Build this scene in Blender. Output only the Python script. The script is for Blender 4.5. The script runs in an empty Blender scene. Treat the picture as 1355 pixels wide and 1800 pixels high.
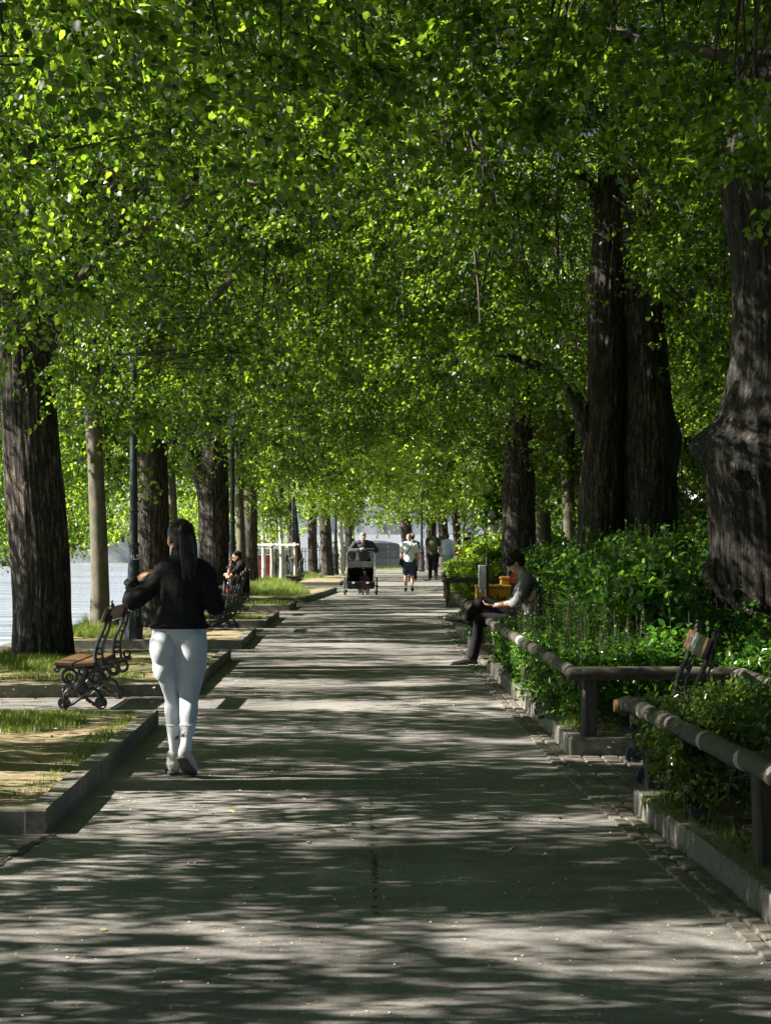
import bpy, math, random
import numpy as np
from mathutils import Vector, Matrix, noise as mnoise

random.seed(7)
S = bpy.context.scene
COL = S.collection
F_PX, CAM_H, HOR, CX = 3000.0, 1.54, 950.0, 677.5
K = 1.5      # depths below are written for a 60 mm lens; the real lens is K times longer, so the finished layout is stretched K times in depth
PI = math.pi

def P(x, y, d):
    """point seen at photo pixel (x, y) at distance d"""
    return Vector(((x - CX) * d / F_PX, d, CAM_H - (y - HOR) * d / F_PX))

def G(x, y):
    d = F_PX * CAM_H / (y - HOR)
    return Vector(((x - CX) * d / F_PX, d, 0.0))

# ------------------------------------------------------------------ objects
def link(o, parent=None):
    COL.objects.link(o)
    if parent is not None:
        o.parent = parent
    return o

def tag(o, label=None, cat=None, group=None, kind=None):
    if label: o['label'] = label
    if cat: o['category'] = cat
    if group: o['group'] = group
    if kind: o['kind'] = kind
    return o

def empty(name, loc=(0, 0, 0), rz=0.0, label=None, cat=None, group=None):
    o = bpy.data.objects.new(name, None)
    o.empty_display_size = 0.2
    link(o)
    o.location = loc
    o.rotation_euler = (0, 0, rz)
    return tag(o, label, cat, group)

def obj(name, me, mat=None, parent=None):
    if mat is not None:
        me.materials.clear()
        me.materials.append(mat)
    o = bpy.data.objects.new(name, me)
    return link(o, parent)

def copy_tree(o, parent=None):
    c = o.copy()
    link(c)
    if parent is not None:
        c.parent = parent
    for ch in list(o.children):
        copy_tree(ch, c)
    return c

def mesh_np(name, V, loops, starts):
    me = bpy.data.meshes.new(name)
    V = np.ascontiguousarray(V, dtype=np.float32)
    me.vertices.add(len(V)); me.vertices.foreach_set('co', V.ravel())
    me.loops.add(len(loops)); me.loops.foreach_set('vertex_index', np.ascontiguousarray(loops, dtype=np.int32))
    me.polygons.add(len(starts)); me.polygons.foreach_set('loop_start', np.ascontiguousarray(starts, dtype=np.int32))
    me.update(calc_edges=True)
    return me

class MB:
    """collects geometry for ONE mesh"""
    def __init__(s):
        s.v = []; s.f = []
    def add(s, V, F):
        b = len(s.v)
        s.v.extend([tuple(p) for p in V])
        s.f.extend([tuple(i + b for i in f) for f in F])
        return s
    def box(s, c, size, rz=0.0, ry=0.0, rx=0.0, bev=0.0):
        hx, hy, hz = size[0] / 2, size[1] / 2, size[2] / 2
        R = Matrix.Rotation(rz, 3, 'Z') @ Matrix.Rotation(ry, 3, 'Y') @ Matrix.Rotation(rx, 3, 'X')
        b = min(bev, hx * .9, hy * .9, hz * .9)
        c = Vector(c)
        if b <= 0:
            V = [R @ Vector((sx * hx, sy * hy, sz * hz)) + c for sz in (-1, 1) for sy in (-1, 1) for sx in (-1, 1)]
            F = [(0, 2, 3, 1), (4, 5, 7, 6), (0, 1, 5, 4), (2, 6, 7, 3), (0, 4, 6, 2), (1, 3, 7, 5)]
            return s.add(V, F)
        V = []; idx = {}
        for sx in (-1, 1):
            for sy in (-1, 1):
                for sz in (-1, 1):
                    for ax in range(3):
                        p = [sx * (hx - b), sy * (hy - b), sz * (hz - b)]
                        p[ax] += (sx, sy, sz)[ax] * b
                        idx[(sx, sy, sz, ax)] = len(V)
                        V.append(R @ Vector(p) + c)
        F = []
        for ax in range(3):
            o1, o2 = [a for a in range(3) if a != ax]
            for sg in (-1, 1):
                q = []
                for a, bb in ((-1, -1), (1, -1), (1, 1), (-1, 1)):
                    k = [0, 0, 0]; k[ax] = sg; k[o1] = a; k[o2] = bb
                    q.append(idx[(k[0], k[1], k[2], ax)])
                F.append(q)
        for ax in range(3):
            o1, o2 = [a for a in range(3) if a != ax]
            for a in (-1, 1):
                for bb in (-1, 1):
                    k0 = [0, 0, 0]; k0[ax] = -1; k0[o1] = a; k0[o2] = bb
                    k1 = list(k0); k1[ax] = 1
                    F.append([idx[(*k0, o1)], idx[(*k1, o1)], idx[(*k1, o2)], idx[(*k0, o2)]])
        for sx in (-1, 1):
            for sy in (-1, 1):
                for sz in (-1, 1):
                    F.append([idx[(sx, sy, sz, a)] for a in range(3)])
        return s.add(V, F)
    def tube(s, pts, rad, **k):
        return s.add(*tube(pts, rad, **k))
    def lathe(s, c, prof, n=20, axis=None):
        """prof: list of (r, z)"""
        c = Vector(c); V = []; F = []
        for r, z in prof:
            for i in range(n):
                a = 2 * PI * i / n
                p = Vector((r * math.cos(a), r * math.sin(a), z))
                if axis is not None: p = axis @ p
                V.append(c + p)
        for j in range(len(prof) - 1):
            for i in range(n):
                k = (i + 1) % n
                F.append((j * n + i, j * n + k, (j + 1) * n + k, (j + 1) * n + i))
        F.append(tuple(range(n - 1, -1, -1)))
        F.append(tuple((len(prof) - 1) * n + i for i in range(n)))
        return s.add(V, F)
    def ring(s, c, R, r, u, v, n=20, m=8, a0=0, a1=2 * PI):
        u = Vector(u); v = Vector(v); c = Vector(c)
        closed = abs(a1 - a0 - 2 * PI) < 1e-5
        pts = [c + u * (R * math.cos(a0 + (a1 - a0) * i / n)) + v * (R * math.sin(a0 + (a1 - a0) * i / n)) for i in range(n + (0 if closed else 1))]
        w = u.cross(v).normalized(); V = []; F = []
        for i, p in enumerate(pts):
            d = (p - c).normalized()
            for j in range(m):
                a = 2 * PI * j / m
                V.append(p + d * (r * math.cos(a)) + w * (r * math.sin(a)))
        L = len(pts)
        for i in range(L if closed else L - 1):
            k = (i + 1) % L
            for j in range(m):
                l = (j + 1) % m
                F.append((i * m + j, k * m + j, k * m + l, i * m + l))
        return s.add(V, F)
    def mesh(s, name, smooth=True, ang=40):
        me = bpy.data.meshes.new(name)
        me.from_pydata(s.v, [], s.f)
        me.update()
        import bmesh
        bm = bmesh.new(); bm.from_mesh(me)
        bmesh.ops.recalc_face_normals(bm, faces=bm.faces)
        if smooth:
            for f in bm.faces: f.smooth = True
            for e in bm.edges:
                if len(e.link_faces) == 2 and e.calc_face_angle(0) > math.radians(ang): e.smooth = False
        bm.to_mesh(me); bm.free()
        return me
    def build(s, name, mat, parent=None, smooth=True, ang=40):
        return obj(name, s.mesh(name, smooth, ang), mat, parent)

def crom(P_, t):
    n = len(P_)
    i = min(int(t), n - 2); f = t - i
    p0 = P_[max(i - 1, 0)]; p1 = P_[i]; p2 = P_[i + 1]; p3 = P_[min(i + 2, n - 1)]
    return 0.5 * ((2 * p1) + (-p0 + p2) * f + (2 * p0 - 5 * p1 + 4 * p2 - p3) * f * f + (-p0 + 3 * p1 - 3 * p2 + p3) * f ** 3)

def tube(pts, rad, side=(1, 0, 0), n=12, sub=4, cap=True, round_cap=True):
    """lofted tube along a smooth curve; rad: number, (a, b) or one per point; a lies along side, b across it"""
    pts = np.array([tuple(p) for p in pts], float)
    k = len(pts)
    if not isinstance(rad, (list, np.ndarray)): rad = [rad] * k
    R = np.array([(r, r) if not isinstance(r, (tuple, list)) else r for r in rad], float)
    m = (k - 1) * sub + 1
    C = np.array([crom(pts, min(i / sub, k - 1 - 1e-9)) for i in range(m)])
    RR = np.array([crom(R, min(i / sub, k - 1 - 1e-9)) for i in range(m)])
    RR = np.maximum(RR, 1e-4)
    T = np.gradient(C, axis=0)
    T /= np.linalg.norm(T, axis=1)[:, None] + 1e-12
    rings = []
    def frame(t, s0):
        sv = s0 - t * s0.dot(t)
        if np.linalg.norm(sv) < 1e-3:
            alt = np.array((0, 1.0, 0)) if abs(t[1]) < .9 else np.array((0, 0, 1.0))
            sv = alt - t * alt.dot(t)
        sv /= np.linalg.norm(sv)
        return sv, np.cross(t, sv)
    s0 = np.array(side, float)
    ang = np.linspace(0, 2 * PI, n, endpoint=False)
    ca, sa = np.cos(ang)[:, None], np.sin(ang)[:, None]
    def ringat(c, t, a, b):
        u, v = frame(t, s0)
        return c + ca * a * u + sa * b * v
    if cap and round_cap:
        e = RR[0].mean()
        for q in (math.radians(75), math.radians(45), math.radians(20)):
            rings.append(ringat(C[0] - T[0] * e * math.sin(q), T[0], RR[0][0] * math.cos(q), RR[0][1] * math.cos(q)))
    for i in range(m):
        rings.append(ringat(C[i], T[i], RR[i][0], RR[i][1]))
    if cap and round_cap:
        e = RR[-1].mean()
        for q in (math.radians(20), math.radians(45), math.radians(75)):
            rings.append(ringat(C[-1] + T[-1] * e * math.sin(q), T[-1], RR[-1][0] * math.cos(q), RR[-1][1] * math.cos(q)))
    V = np.concatenate(rings); L = len(rings); F = []
    for j in range(L - 1):
        for i in range(n):
            k2 = (i + 1) % n
            F.append((j * n + i, j * n + k2, (j + 1) * n + k2, (j + 1) * n + i))
    if cap:
        F.append(tuple(range(n - 1, -1, -1)))
        F.append(tuple((L - 1) * n + i for i in range(n)))
    return V, F

def ball(c, r, n=14, m=9, rot=None):
    """ellipsoid, r = (rx, ry, rz)"""
    c = Vector(c); V = []; F = []
    if not isinstance(r, (tuple, list)): r = (r, r, r)
    for j in range(m):
        ph = PI * (j + .5) / m
        for i in range(n):
            a = 2 * PI * i / n
            p = Vector((r[0] * math.sin(ph) * math.cos(a), r[1] * math.sin(ph) * math.sin(a), r[2] * math.cos(ph)))
            if rot is not None: p = rot @ p
            V.append(c + p)
    for j in range(m - 1):
        for i in range(n):
            k = (i + 1) % n
            F.append((j * n + i, (j + 1) * n + i, (j + 1) * n + k, j * n + k))
    F.append(tuple(range(n))); F.append(tuple((m - 1) * n + i for i in range(n - 1, -1, -1)))
    return V, F

def fuse(parts, name, voxel=0.012, smooth=3, fac=0.5):
    """union of closed shapes as one continuous skin"""
    b = MB()
    for V, F in parts: b.add(V, F)
    me = b.mesh(name, smooth=False)
    o = bpy.data.objects.new('tmp_fuse', me); COL.objects.link(o)
    r = o.modifiers.new('r', 'REMESH'); r.mode = 'VOXEL'; r.voxel_size = voxel; r.use_smooth_shade = True
    if smooth:
        sm = o.modifiers.new('s', 'SMOOTH'); sm.factor = fac; sm.iterations = smooth
    dg = bpy.context.evaluated_depsgraph_get()
    out = bpy.data.meshes.new_from_object(o.evaluated_get(dg))
    bpy.data.objects.remove(o); bpy.data.meshes.remove(me)
    out.name = name
    out.polygons.foreach_set('use_smooth', [True] * len(out.polygons))
    return out

# ------------------------------------------------------------------ materials
def new_mat(name):
    m = bpy.data.materials.new(name); m.use_nodes = True
    nt = m.node_tree; nt.nodes.clear()
    out = nt.nodes.new('ShaderNodeOutputMaterial')
    return m, nt, out

def N(nt, t, **k):
    n = nt.nodes.new(t)
    for a, v in k.items():
        if a.startswith('i_'):
            key = a[2:]
            n.inputs[int(key) if key.isdigit() else key.replace('_', ' ')].default_value = v
        else:
            setattr(n, a, v)
    return n

def c4(c): return (c[0], c[1], c[2], 1.0)

def pmat(name, c1, c2=None, scale=5.0, rough=0.7, bump=0.0, bscale=None, stretch=(1, 1, 1), detail=6.0, metal=0.0,
         spec=0.5, dist=0.02, lo=.35, hi=.65, c3=None, scale3=1.0, lo3=.5, hi3=.7, coat=0.0, sheen=0.0):
    m, nt, out = new_mat(name)
    b = N(nt, 'ShaderNodeBsdfPrincipled')
    b.inputs['Roughness'].default_value = rough
    b.inputs['Metallic'].default_value = metal
    b.inputs['Specular IOR Level'].default_value = spec
    b.inputs['Coat Weight'].default_value = coat
    b.inputs['Sheen Weight'].default_value = sheen
    nt.links.new(b.outputs[0], out.inputs[0])
    tc = N(nt, 'ShaderNodeTexCoord')
    mp = N(nt, 'ShaderNodeMapping'); mp.inputs['Scale'].default_value = stretch
    nt.links.new(tc.outputs['Object'], mp.inputs[0])
    if c2 is None:
        b.inputs['Base Color'].default_value = c4(c1)
    else:
        nz = N(nt, 'ShaderNodeTexNoise', i_Scale=scale, i_Detail=detail, i_Roughness=.6)
        nt.links.new(mp.outputs[0], nz.inputs['Vector'])
        rp = N(nt, 'ShaderNodeValToRGB')
        rp.color_ramp.elements[0].position = lo; rp.color_ramp.elements[0].color = c4(c1)
        rp.color_ramp.elements[1].position = hi; rp.color_ramp.elements[1].color = c4(c2)
        nt.links.new(nz.outputs['Fac'], rp.inputs[0])
        last = rp.outputs[0]
        if c3 is not None:
            n3 = N(nt, 'ShaderNodeTexNoise', i_Scale=scale3, i_Detail=5.0, i_Roughness=.6)
            nt.links.new(tc.outputs['Object'], n3.inputs['Vector'])
            mr = N(nt, 'ShaderNodeMapRange'); mr.inputs[1].default_value = lo3; mr.inputs[2].default_value = hi3
            nt.links.new(n3.outputs['Fac'], mr.inputs[0])
            mx = N(nt, 'ShaderNodeMix', data_type='RGBA')
            nt.links.new(mr.outputs[0], mx.inputs[0]); nt.links.new(last, mx.inputs[6]); mx.inputs[7].default_value = c4(c3)
            last = mx.outputs[2]
        nt.links.new(last, b.inputs['Base Color'])
    if bump > 0:
        n2 = N(nt, 'ShaderNodeTexNoise', i_Scale=bscale or scale * 2, i_Detail=6.0, i_Roughness=.65)
        nt.links.new(mp.outputs[0], n2.inputs['Vector'])
        bp = N(nt, 'ShaderNodeBump'); bp.inputs['Strength'].default_value = bump; bp.inputs['Distance'].default_value = dist
        nt.links.new(n2.outputs['Fac'], bp.inputs['Height']); nt.links.new(bp.outputs[0], b.inputs['Normal'])
    return m

def leaf_mat(name, d1, d2, t1, t2, rough=.4, tfac=.45, spec=.5):
    m, nt, out = new_mat(name)
    g = N(nt, 'ShaderNodeNewGeometry')
    tc = N(nt, 'ShaderNodeTexCoord')
    nz = N(nt, 'ShaderNodeTexNoise', i_Scale=.55, i_Detail=2.0)
    nt.links.new(tc.outputs['Object'], nz.inputs['Vector'])
    ad = N(nt, 'ShaderNodeMath', operation='MULTIPLY_ADD'); ad.inputs[1].default_value = 1.05; ad.inputs[2].default_value = -.33
    nt.links.new(g.outputs['Random Per Island'], ad.inputs[0])
    ad2 = N(nt, 'ShaderNodeMath', operation='MULTIPLY_ADD'); ad2.inputs[1].default_value = .6
    nt.links.new(nz.outputs['Fac'], ad2.inputs[0]); nt.links.new(ad.outputs[0], ad2.inputs[2])
    ad2.use_clamp = True
    def mixc(a, b):
        mx = N(nt, 'ShaderNodeMix', data_type='RGBA')
        nt.links.new(ad2.outputs[0], mx.inputs[0]); mx.inputs[6].default_value = c4(a); mx.inputs[7].default_value = c4(b)
        return mx.outputs[2]
    b = N(nt, 'ShaderNodeBsdfPrincipled'); b.inputs['Roughness'].default_value = rough
    b.inputs['Specular IOR Level'].default_value = spec
    nt.links.new(mixc(d1, d2), b.inputs['Base Color'])
    t = N(nt, 'ShaderNodeBsdfTranslucent')
    nt.links.new(mixc(t1, t2), t.inputs['Color'])
    ms = N(nt, 'ShaderNodeMixShader'); ms.inputs[0].default_value = tfac
    nt.links.new(b.outputs[0], ms.inputs[1]); nt.links.new(t.outputs[0], ms.inputs[2])
    nt.links.new(ms.outputs[0], out.inputs[0])
    return m

def bark_mat(name, dark, light, sc=9.0, bump=1.0):
    m, nt, out = new_mat(name)
    b = N(nt, 'ShaderNodeBsdfPrincipled'); b.inputs['Roughness'].default_value = .8
    b.inputs['Specular IOR Level'].default_value = .3
    nt.links.new(b.outputs[0], out.inputs[0])
    tc = N(nt, 'ShaderNodeTexCoord')
    def noise(sc_, zs, det=6.0, dist=0.0):
        mp = N(nt, 'ShaderNodeMapping'); mp.inputs['Scale'].default_value = (1, 1, zs)
        nt.links.new(tc.outputs['Object'], mp.inputs[0])
        n = N(nt, 'ShaderNodeTexNoise', i_Scale=sc_, i_Detail=det, i_Roughness=.62); n.inputs['Distortion'].default_value = dist
        nt.links.new(mp.outputs[0], n.inputs['Vector']); return n.outputs['Fac']
    def ridge(f):
        a = N(nt, 'ShaderNodeMath', operation='SUBTRACT'); a.inputs[1].default_value = .5; nt.links.new(f, a.inputs[0])
        c = N(nt, 'ShaderNodeMath', operation='ABSOLUTE'); nt.links.new(a.outputs[0], c.inputs[0])
        d = N(nt, 'ShaderNodeMath', operation='MULTIPLY'); d.inputs[1].default_value = 6.0; d.use_clamp = True; nt.links.new(c.outputs[0], d.inputs[0])
        return d.outputs[0]
    r1 = ridge(noise(sc * 1.5, .15, 5.0, .8)); fine = noise(sc * 5, .45, 7.0)
    r2 = N(nt, 'ShaderNodeMapRange'); r2.inputs[2].default_value = .35; r2.inputs[3].default_value = .45; nt.links.new(ridge(noise(sc * 1.1, .8, 4.0, .5)), r2.inputs[0])
    m0 = N(nt, 'ShaderNodeMath', operation='MULTIPLY'); nt.links.new(r1, m0.inputs[0]); nt.links.new(r2.outputs[0], m0.inputs[1])
    mu = N(nt, 'ShaderNodeMath', operation='MULTIPLY'); nt.links.new(m0.outputs[0], mu.inputs[0]); nt.links.new(fine, mu.inputs[1])
    rp = N(nt, 'ShaderNodeValToRGB')
    rp.color_ramp.elements[0].position = .05; rp.color_ramp.elements[0].color = c4(dark)
    rp.color_ramp.elements[1].position = .55; rp.color_ramp.elements[1].color = c4(light)
    nt.links.new(mu.outputs[0], rp.inputs[0])
    n3 = noise(1.7, 1.0, 4.0)
    m3 = N(nt, 'ShaderNodeMapRange'); m3.inputs[1].default_value = .56; m3.inputs[2].default_value = .72; m3.inputs[4].default_value = .4
    nt.links.new(n3, m3.inputs[0])
    mx = N(nt, 'ShaderNodeMix', data_type='RGBA'); mx.inputs[7].default_value = (.055, .065, .03, 1)
    nt.links.new(m3.outputs[0], mx.inputs[0]); nt.links.new(rp.outputs[0], mx.inputs[6])
    nt.links.new(mx.outputs[2], b.inputs['Base Color'])
    bp = N(nt, 'ShaderNodeBump'); bp.inputs['Strength'].default_value = bump; bp.inputs['Distance'].default_value = .022
    nt.links.new(mu.outputs[0], bp.inputs['Height']); nt.links.new(bp.outputs[0], b.inputs['Normal'])
    return m

M = {}
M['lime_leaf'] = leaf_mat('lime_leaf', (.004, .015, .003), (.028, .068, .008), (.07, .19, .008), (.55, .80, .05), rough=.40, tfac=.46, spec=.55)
M['sunlit_leaf'] = leaf_mat('sunlit_leaf', (.010, .032, .005), (.050, .105, .012), (.20, .38, .02), (.72, .92, .09), rough=.42, tfac=.5, spec=.5)  # paler lime leaf; sunlight on the far canopy is put into its colour
M['shrub_leaf'] = leaf_mat('shrub_leaf', (.007, .032, .007), (.040, .115, .018), (.05, .18, .010), (.32, .60, .05), rough=.27, tfac=.35)
M['privet_leaf'] = leaf_mat('privet_leaf', (.009, .027, .006), (.044, .086, .014), (.06, .16, .010), (.34, .46, .04), rough=.28, tfac=.32)
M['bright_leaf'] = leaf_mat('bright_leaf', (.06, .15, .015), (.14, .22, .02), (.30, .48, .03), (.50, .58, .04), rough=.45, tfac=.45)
M['grass'] = leaf_mat('grass_blade', (.05, .11, .015), (.16, .20, .04), (.2, .36, .03), (.42, .48, .06), rough=.5, tfac=.35)
M['bark'] = bark_mat('lime_bark', (.016, .013, .011), (.175, .145, .116))
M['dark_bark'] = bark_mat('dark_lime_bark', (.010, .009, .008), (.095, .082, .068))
M['young_bark'] = pmat('young_bark', (.055, .046, .034), (.15, .125, .09), scale=9, stretch=(1, 1, .5), rough=.8, bump=.4, bscale=20, dist=.01, c3=(.07, .085, .04), scale3=3, lo3=.5, hi3=.65)
M['pale_bark'] = pmat('pale_bark', (.42, .40, .34), (.58, .55, .48), scale=8, rough=.8, bump=.2, dist=.005)
M['twig'] = pmat('twig_bark', (.035, .028, .02), (.06, .048, .035), scale=9, rough=.85)
M['stem'] = pmat('green_stem', (.10, .13, .04), (.18, .17, .07), scale=12, rough=.7)

def asphalt_mat():
    m, nt, out = new_mat('worn_asphalt')
    b = N(nt, 'ShaderNodeBsdfPrincipled'); b.inputs['Roughness'].default_value = .82; b.inputs['Specular IOR Level'].default_value = .35
    nt.links.new(b.outputs[0], out.inputs[0])
    tc = N(nt, 'ShaderNodeTexCoord')
    def noise(sc, det=5.0, ro=.6):
        n = N(nt, 'ShaderNodeTexNoise', i_Scale=sc, i_Detail=det, i_Roughness=ro); nt.links.new(tc.outputs['Object'], n.inputs['Vector']); return n
    big, mid, fine = noise(.9), noise(5.0), noise(140.0, 3.0, .7)
    vo = N(nt, 'ShaderNodeTexVoronoi', i_Scale=85.0); nt.links.new(tc.outputs['Object'], vo.inputs['Vector'])
    r1 = N(nt, 'ShaderNodeValToRGB'); e = r1.color_ramp.elements
    e[0].position = .3; e[0].color = (.160, .154, .146, 1); e[1].position = .72; e[1].color = (.285, .270, .250, 1)
    nt.links.new(big.outputs['Fac'], r1.inputs[0])
    def mul(a, fac_out, lo, hi, a0, a1):
        mr = N(nt, 'ShaderNodeMapRange'); mr.inputs[1].default_value = lo; mr.inputs[2].default_value = hi; mr.inputs[3].default_value = a0; mr.inputs[4].default_value = a1
        nt.links.new(fac_out, mr.inputs[0])
        mx = N(nt, 'ShaderNodeMix', data_type='RGBA', blend_type='MULTIPLY'); mx.inputs[0].default_value = 1
        nt.links.new(a, mx.inputs[6]); nt.links.new(mr.outputs[0], mx.inputs[7]); return mx.outputs[2]
    c = mul(r1.outputs[0], mid.outputs['Fac'], .3, .7, .78, 1.14)
    c = mul(c, noise(.33, 6.0, .65).outputs['Fac'], .42, .60, .80, 1.06)
    c = mul(c, fine.outputs['Fac'], .3, .7, .55, 1.40)
    c = mul(c, vo.outputs['Color'], .0, 1.0, .75, 1.2)
    nt.links.new(c, b.inputs['Base Color'])
    bp = N(nt, 'ShaderNodeBump'); bp.inputs['Strength'].default_value = .7; bp.inputs['Distance'].default_value = .006
    nt.links.new(fine.outputs['Fac'], bp.inputs['Height'])
    bp2 = N(nt, 'ShaderNodeBump'); bp2.inputs['Strength'].default_value = .5; bp2.inputs['Distance'].default_value = .03
    nt.links.new(mid.outputs['Fac'], bp2.inputs['Height']); nt.links.new(bp.outputs[0], bp2.inputs['Normal'])
    nt.links.new(bp2.outputs[0], b.inputs['Normal'])
    return m
M['asphalt'] = asphalt_mat()
M['seam'] = pmat('seam_dirt', (.02, .018, .014), (.06, .05, .035), scale=30, rough=.95)
M['kerb'] = pmat('kerb_granite', (.095, .088, .076), (.21, .193, .168), scale=22, rough=.85, bump=.5, bscale=60, dist=.006, c3=(.14, .15, .09), scale3=2.5, lo3=.5, hi3=.72)
M['sett'] = pmat('sett_stone', (.085, .078, .066), (.18, .16, .135), scale=9, rough=.8, bump=.5, bscale=50, dist=.006)
M['soil'] = pmat('bed_soil', (.17, .125, .070), (.34, .27, .155), scale=26, rough=.95, bump=.8, bscale=70, dist=.012, c3=(.13, .15, .045), scale3=1.5, lo3=.46, hi3=.62)
M['dark_soil'] = pmat('dark_soil', (.045, .035, .022), (.11, .085, .05), scale=26, rough=.95, bump=.9, bscale=60, dist=.015, c3=(.10, .10, .03), scale3=3, lo3=.52, hi3=.66)
M['lawn'] = pmat('rough_ground', (.05, .06, .02), (.12, .12, .05), scale=6, rough=.95, bump=.6, bscale=40, dist=.02)
M['iron'] = pmat('black_iron', (.012, .013, .014), (.028, .029, .030), scale=25, rough=.38, bump=.15, bscale=80, dist=.003, spec=.6)
M['lamp_iron'] = pmat('lamp_iron', (.016, .020, .022), (.032, .037, .040), scale=14, rough=.36, bump=.1, bscale=60, dist=.003, spec=.6)
M['plank'] = pmat('bench_plank', (.075, .038, .020), (.145, .078, .040), scale=7, stretch=(7, .7, 7), rough=.5, bump=.3, bscale=14, dist=.004)
M['rail_log'] = pmat('rail_log', (.026, .023, .018), (.085, .073, .056), scale=22, rough=.85, bump=.6, bscale=30, dist=.01, c3=(.05, .055, .03), scale3=3.5, lo3=.48, hi3=.68)
M['cut_wood'] = pmat('cut_wood', (.30, .16, .07), (.42, .24, .11), scale=10, rough=.8)
M['post_wood'] = pmat('post_wood', (.035, .030, .025), (.085, .070, .055), scale=9, stretch=(3, 3, .5), rough=.9, bump=.6, bscale=16, dist=.008)
M['stake'] = pmat('stake_wood', (.36, .31, .24), (.52, .46, .36), scale=9, stretch=(3, 3, .4), rough=.85, bump=.4, dist=.006)
M['ring_mark'] = pmat('pale_ring', (.42, .40, .35), (.26, .24, .20), scale=30, rough=.9)
M['white_paint'] = pmat('white_paint', (.72, .74, .76), (.82, .83, .84), scale=4, rough=.6)
M['black_paint'] = pmat('black_paint', (.012, .012, .013), rough=.6)
# ------------------------------------------------------------------ light, air, camera
SUN_EL, SUN_AZ = math.radians(38), math.radians(-4)       # azimuth: ahead of straight left
sdir = Vector((-math.cos(SUN_EL) * math.cos(SUN_AZ), math.cos(SUN_EL) * math.sin(SUN_AZ), math.sin(SUN_EL)))
W = bpy.data.worlds.new("World"); S.world = W; W.use_nodes = True
nt = W.node_tree; nt.nodes.clear()
wo = nt.nodes.new('ShaderNodeOutputWorld'); bg = nt.nodes.new('ShaderNodeBackground')
sky = nt.nodes.new('ShaderNodeTexSky'); sky.sky_type = 'NISHITA'; sky.sun_disc = False
sky.sun_elevation = SUN_EL; sky.sun_rotation = math.atan2(sdir.x, sdir.y) % (2 * PI)
sky.air_density = .32; sky.dust_density = .4; sky.ozone_density = 1.0; sky.altitude = 100
bg.inputs['Strength'].default_value = 0.05
nt.links.new(sky.outputs[0], bg.inputs[0]); nt.links.new(bg.outputs[0], wo.inputs[0])
sl = bpy.data.lights.new('sun', 'SUN'); sl.energy = 5.0; sl.angle = math.radians(.5); sl.color = (1.0, .93, .82)
so = bpy.data.objects.new('sun', sl); link(so); so.rotation_euler = (-sdir).to_track_quat('-Z', 'Y').to_euler(); so.location = (-20, 10, 30)
cam = bpy.data.cameras.new('camera'); cam.sensor_width = 36; cam.lens = F_PX * K / 1800 * 36; cam.sensor_fit = 'AUTO'
cam.shift_y = (HOR - 900) / 1800; cam.clip_end = 6000; cam.clip_start = .1
co = bpy.data.objects.new('camera', cam); link(co); co.location = (0, 0, CAM_H); co.rotation_euler = (PI / 2, 0, 0)
S.camera = co
S.view_settings.view_transform = 'Standard'; S.view_settings.look = 'None'; S.view_settings.gamma = 1
S.view_settings.exposure = 1.92
cy = S.cycles
cy.max_bounces = 7; cy.diffuse_bounces = 2; cy.glossy_bounces = 2; cy.transmission_bounces = 4; cy.transparent_max_bounces = 4
cy.use_adaptive_sampling = True; cy.adaptive_threshold = .02
try:
    cy.use_denoising = True; cy.denoiser = 'OPENIMAGEDENOISE'
except Exception:
    pass
cy.sample_clamp_indirect = 8
S.render.use_persistent_data = False

# ------------------------------------------------------------------ ground, path, river
def sheet(name, poly, z, mat, kind='structure'):
    me = bpy.data.meshes.new(name)
    me.from_pydata([(x, y, z) for x, y in poly], [], [tuple(range(len(poly)))]); me.update()
    o = obj(name, me, mat); o['kind'] = kind
    return o

BANK = [(-4.95, -30), (-4.95, 56), (-4.3, 70), (-3.3, 84), (-1.2, 93), (2.2, 98), (6, 106), (12, 130), (30, 200), (60, 420)]
def strip(name, z, mat):
    """ground from the river bank to far on the right, as quads"""
    V = []; F = []
    for i, (x, y) in enumerate(BANK):
        V += [(x, y, z), (900, y, z)]
        if i: F.append((2 * i - 2, 2 * i - 1, 2 * i + 1, 2 * i))
    me = bpy.data.meshes.new(name); me.from_pydata(V, [], F); me.update()
    o = obj(name, me, mat); o['kind'] = 'structure'
strip('ground', -.012, M['lawn'])

wm, nt2, out2 = new_mat('river_water')
b2 = N(nt2, 'ShaderNodeBsdfPrincipled'); b2.inputs['Base Color'].default_value = (.19, .225, .25, 1); b2.inputs['Roughness'].default_value = .14
b2.inputs['IOR'].default_value = 1.33
tc2 = N(nt2, 'ShaderNodeTexCoord'); mp2 = N(nt2, 'ShaderNodeMapping'); mp2.inputs['Scale'].default_value = (.10, .42, 1)
nt2.links.new(tc2.outputs['Object'], mp2.inputs[0])
nn2 = N(nt2, 'ShaderNodeTexNoise', i_Scale=1.3, i_Detail=7.0, i_Roughness=.62); nt2.links.new(mp2.outputs[0], nn2.inputs['Vector'])
bb2 = N(nt2, 'ShaderNodeBump'); bb2.inputs['Strength'].default_value = 1.0; bb2.inputs['Distance'].default_value = .7
nt2.links.new(nn2.outputs['Fac'], bb2.inputs['Height']); nt2.links.new(bb2.outputs[0], b2.inputs['Normal'])
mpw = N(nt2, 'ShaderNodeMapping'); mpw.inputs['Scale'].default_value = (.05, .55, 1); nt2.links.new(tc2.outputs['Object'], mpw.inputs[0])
nw = N(nt2, 'ShaderNodeTexNoise', i_Scale=1.0, i_Detail=6.0, i_Roughness=.65); nt2.links.new(mpw.outputs[0], nw.inputs['Vector'])
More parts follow.
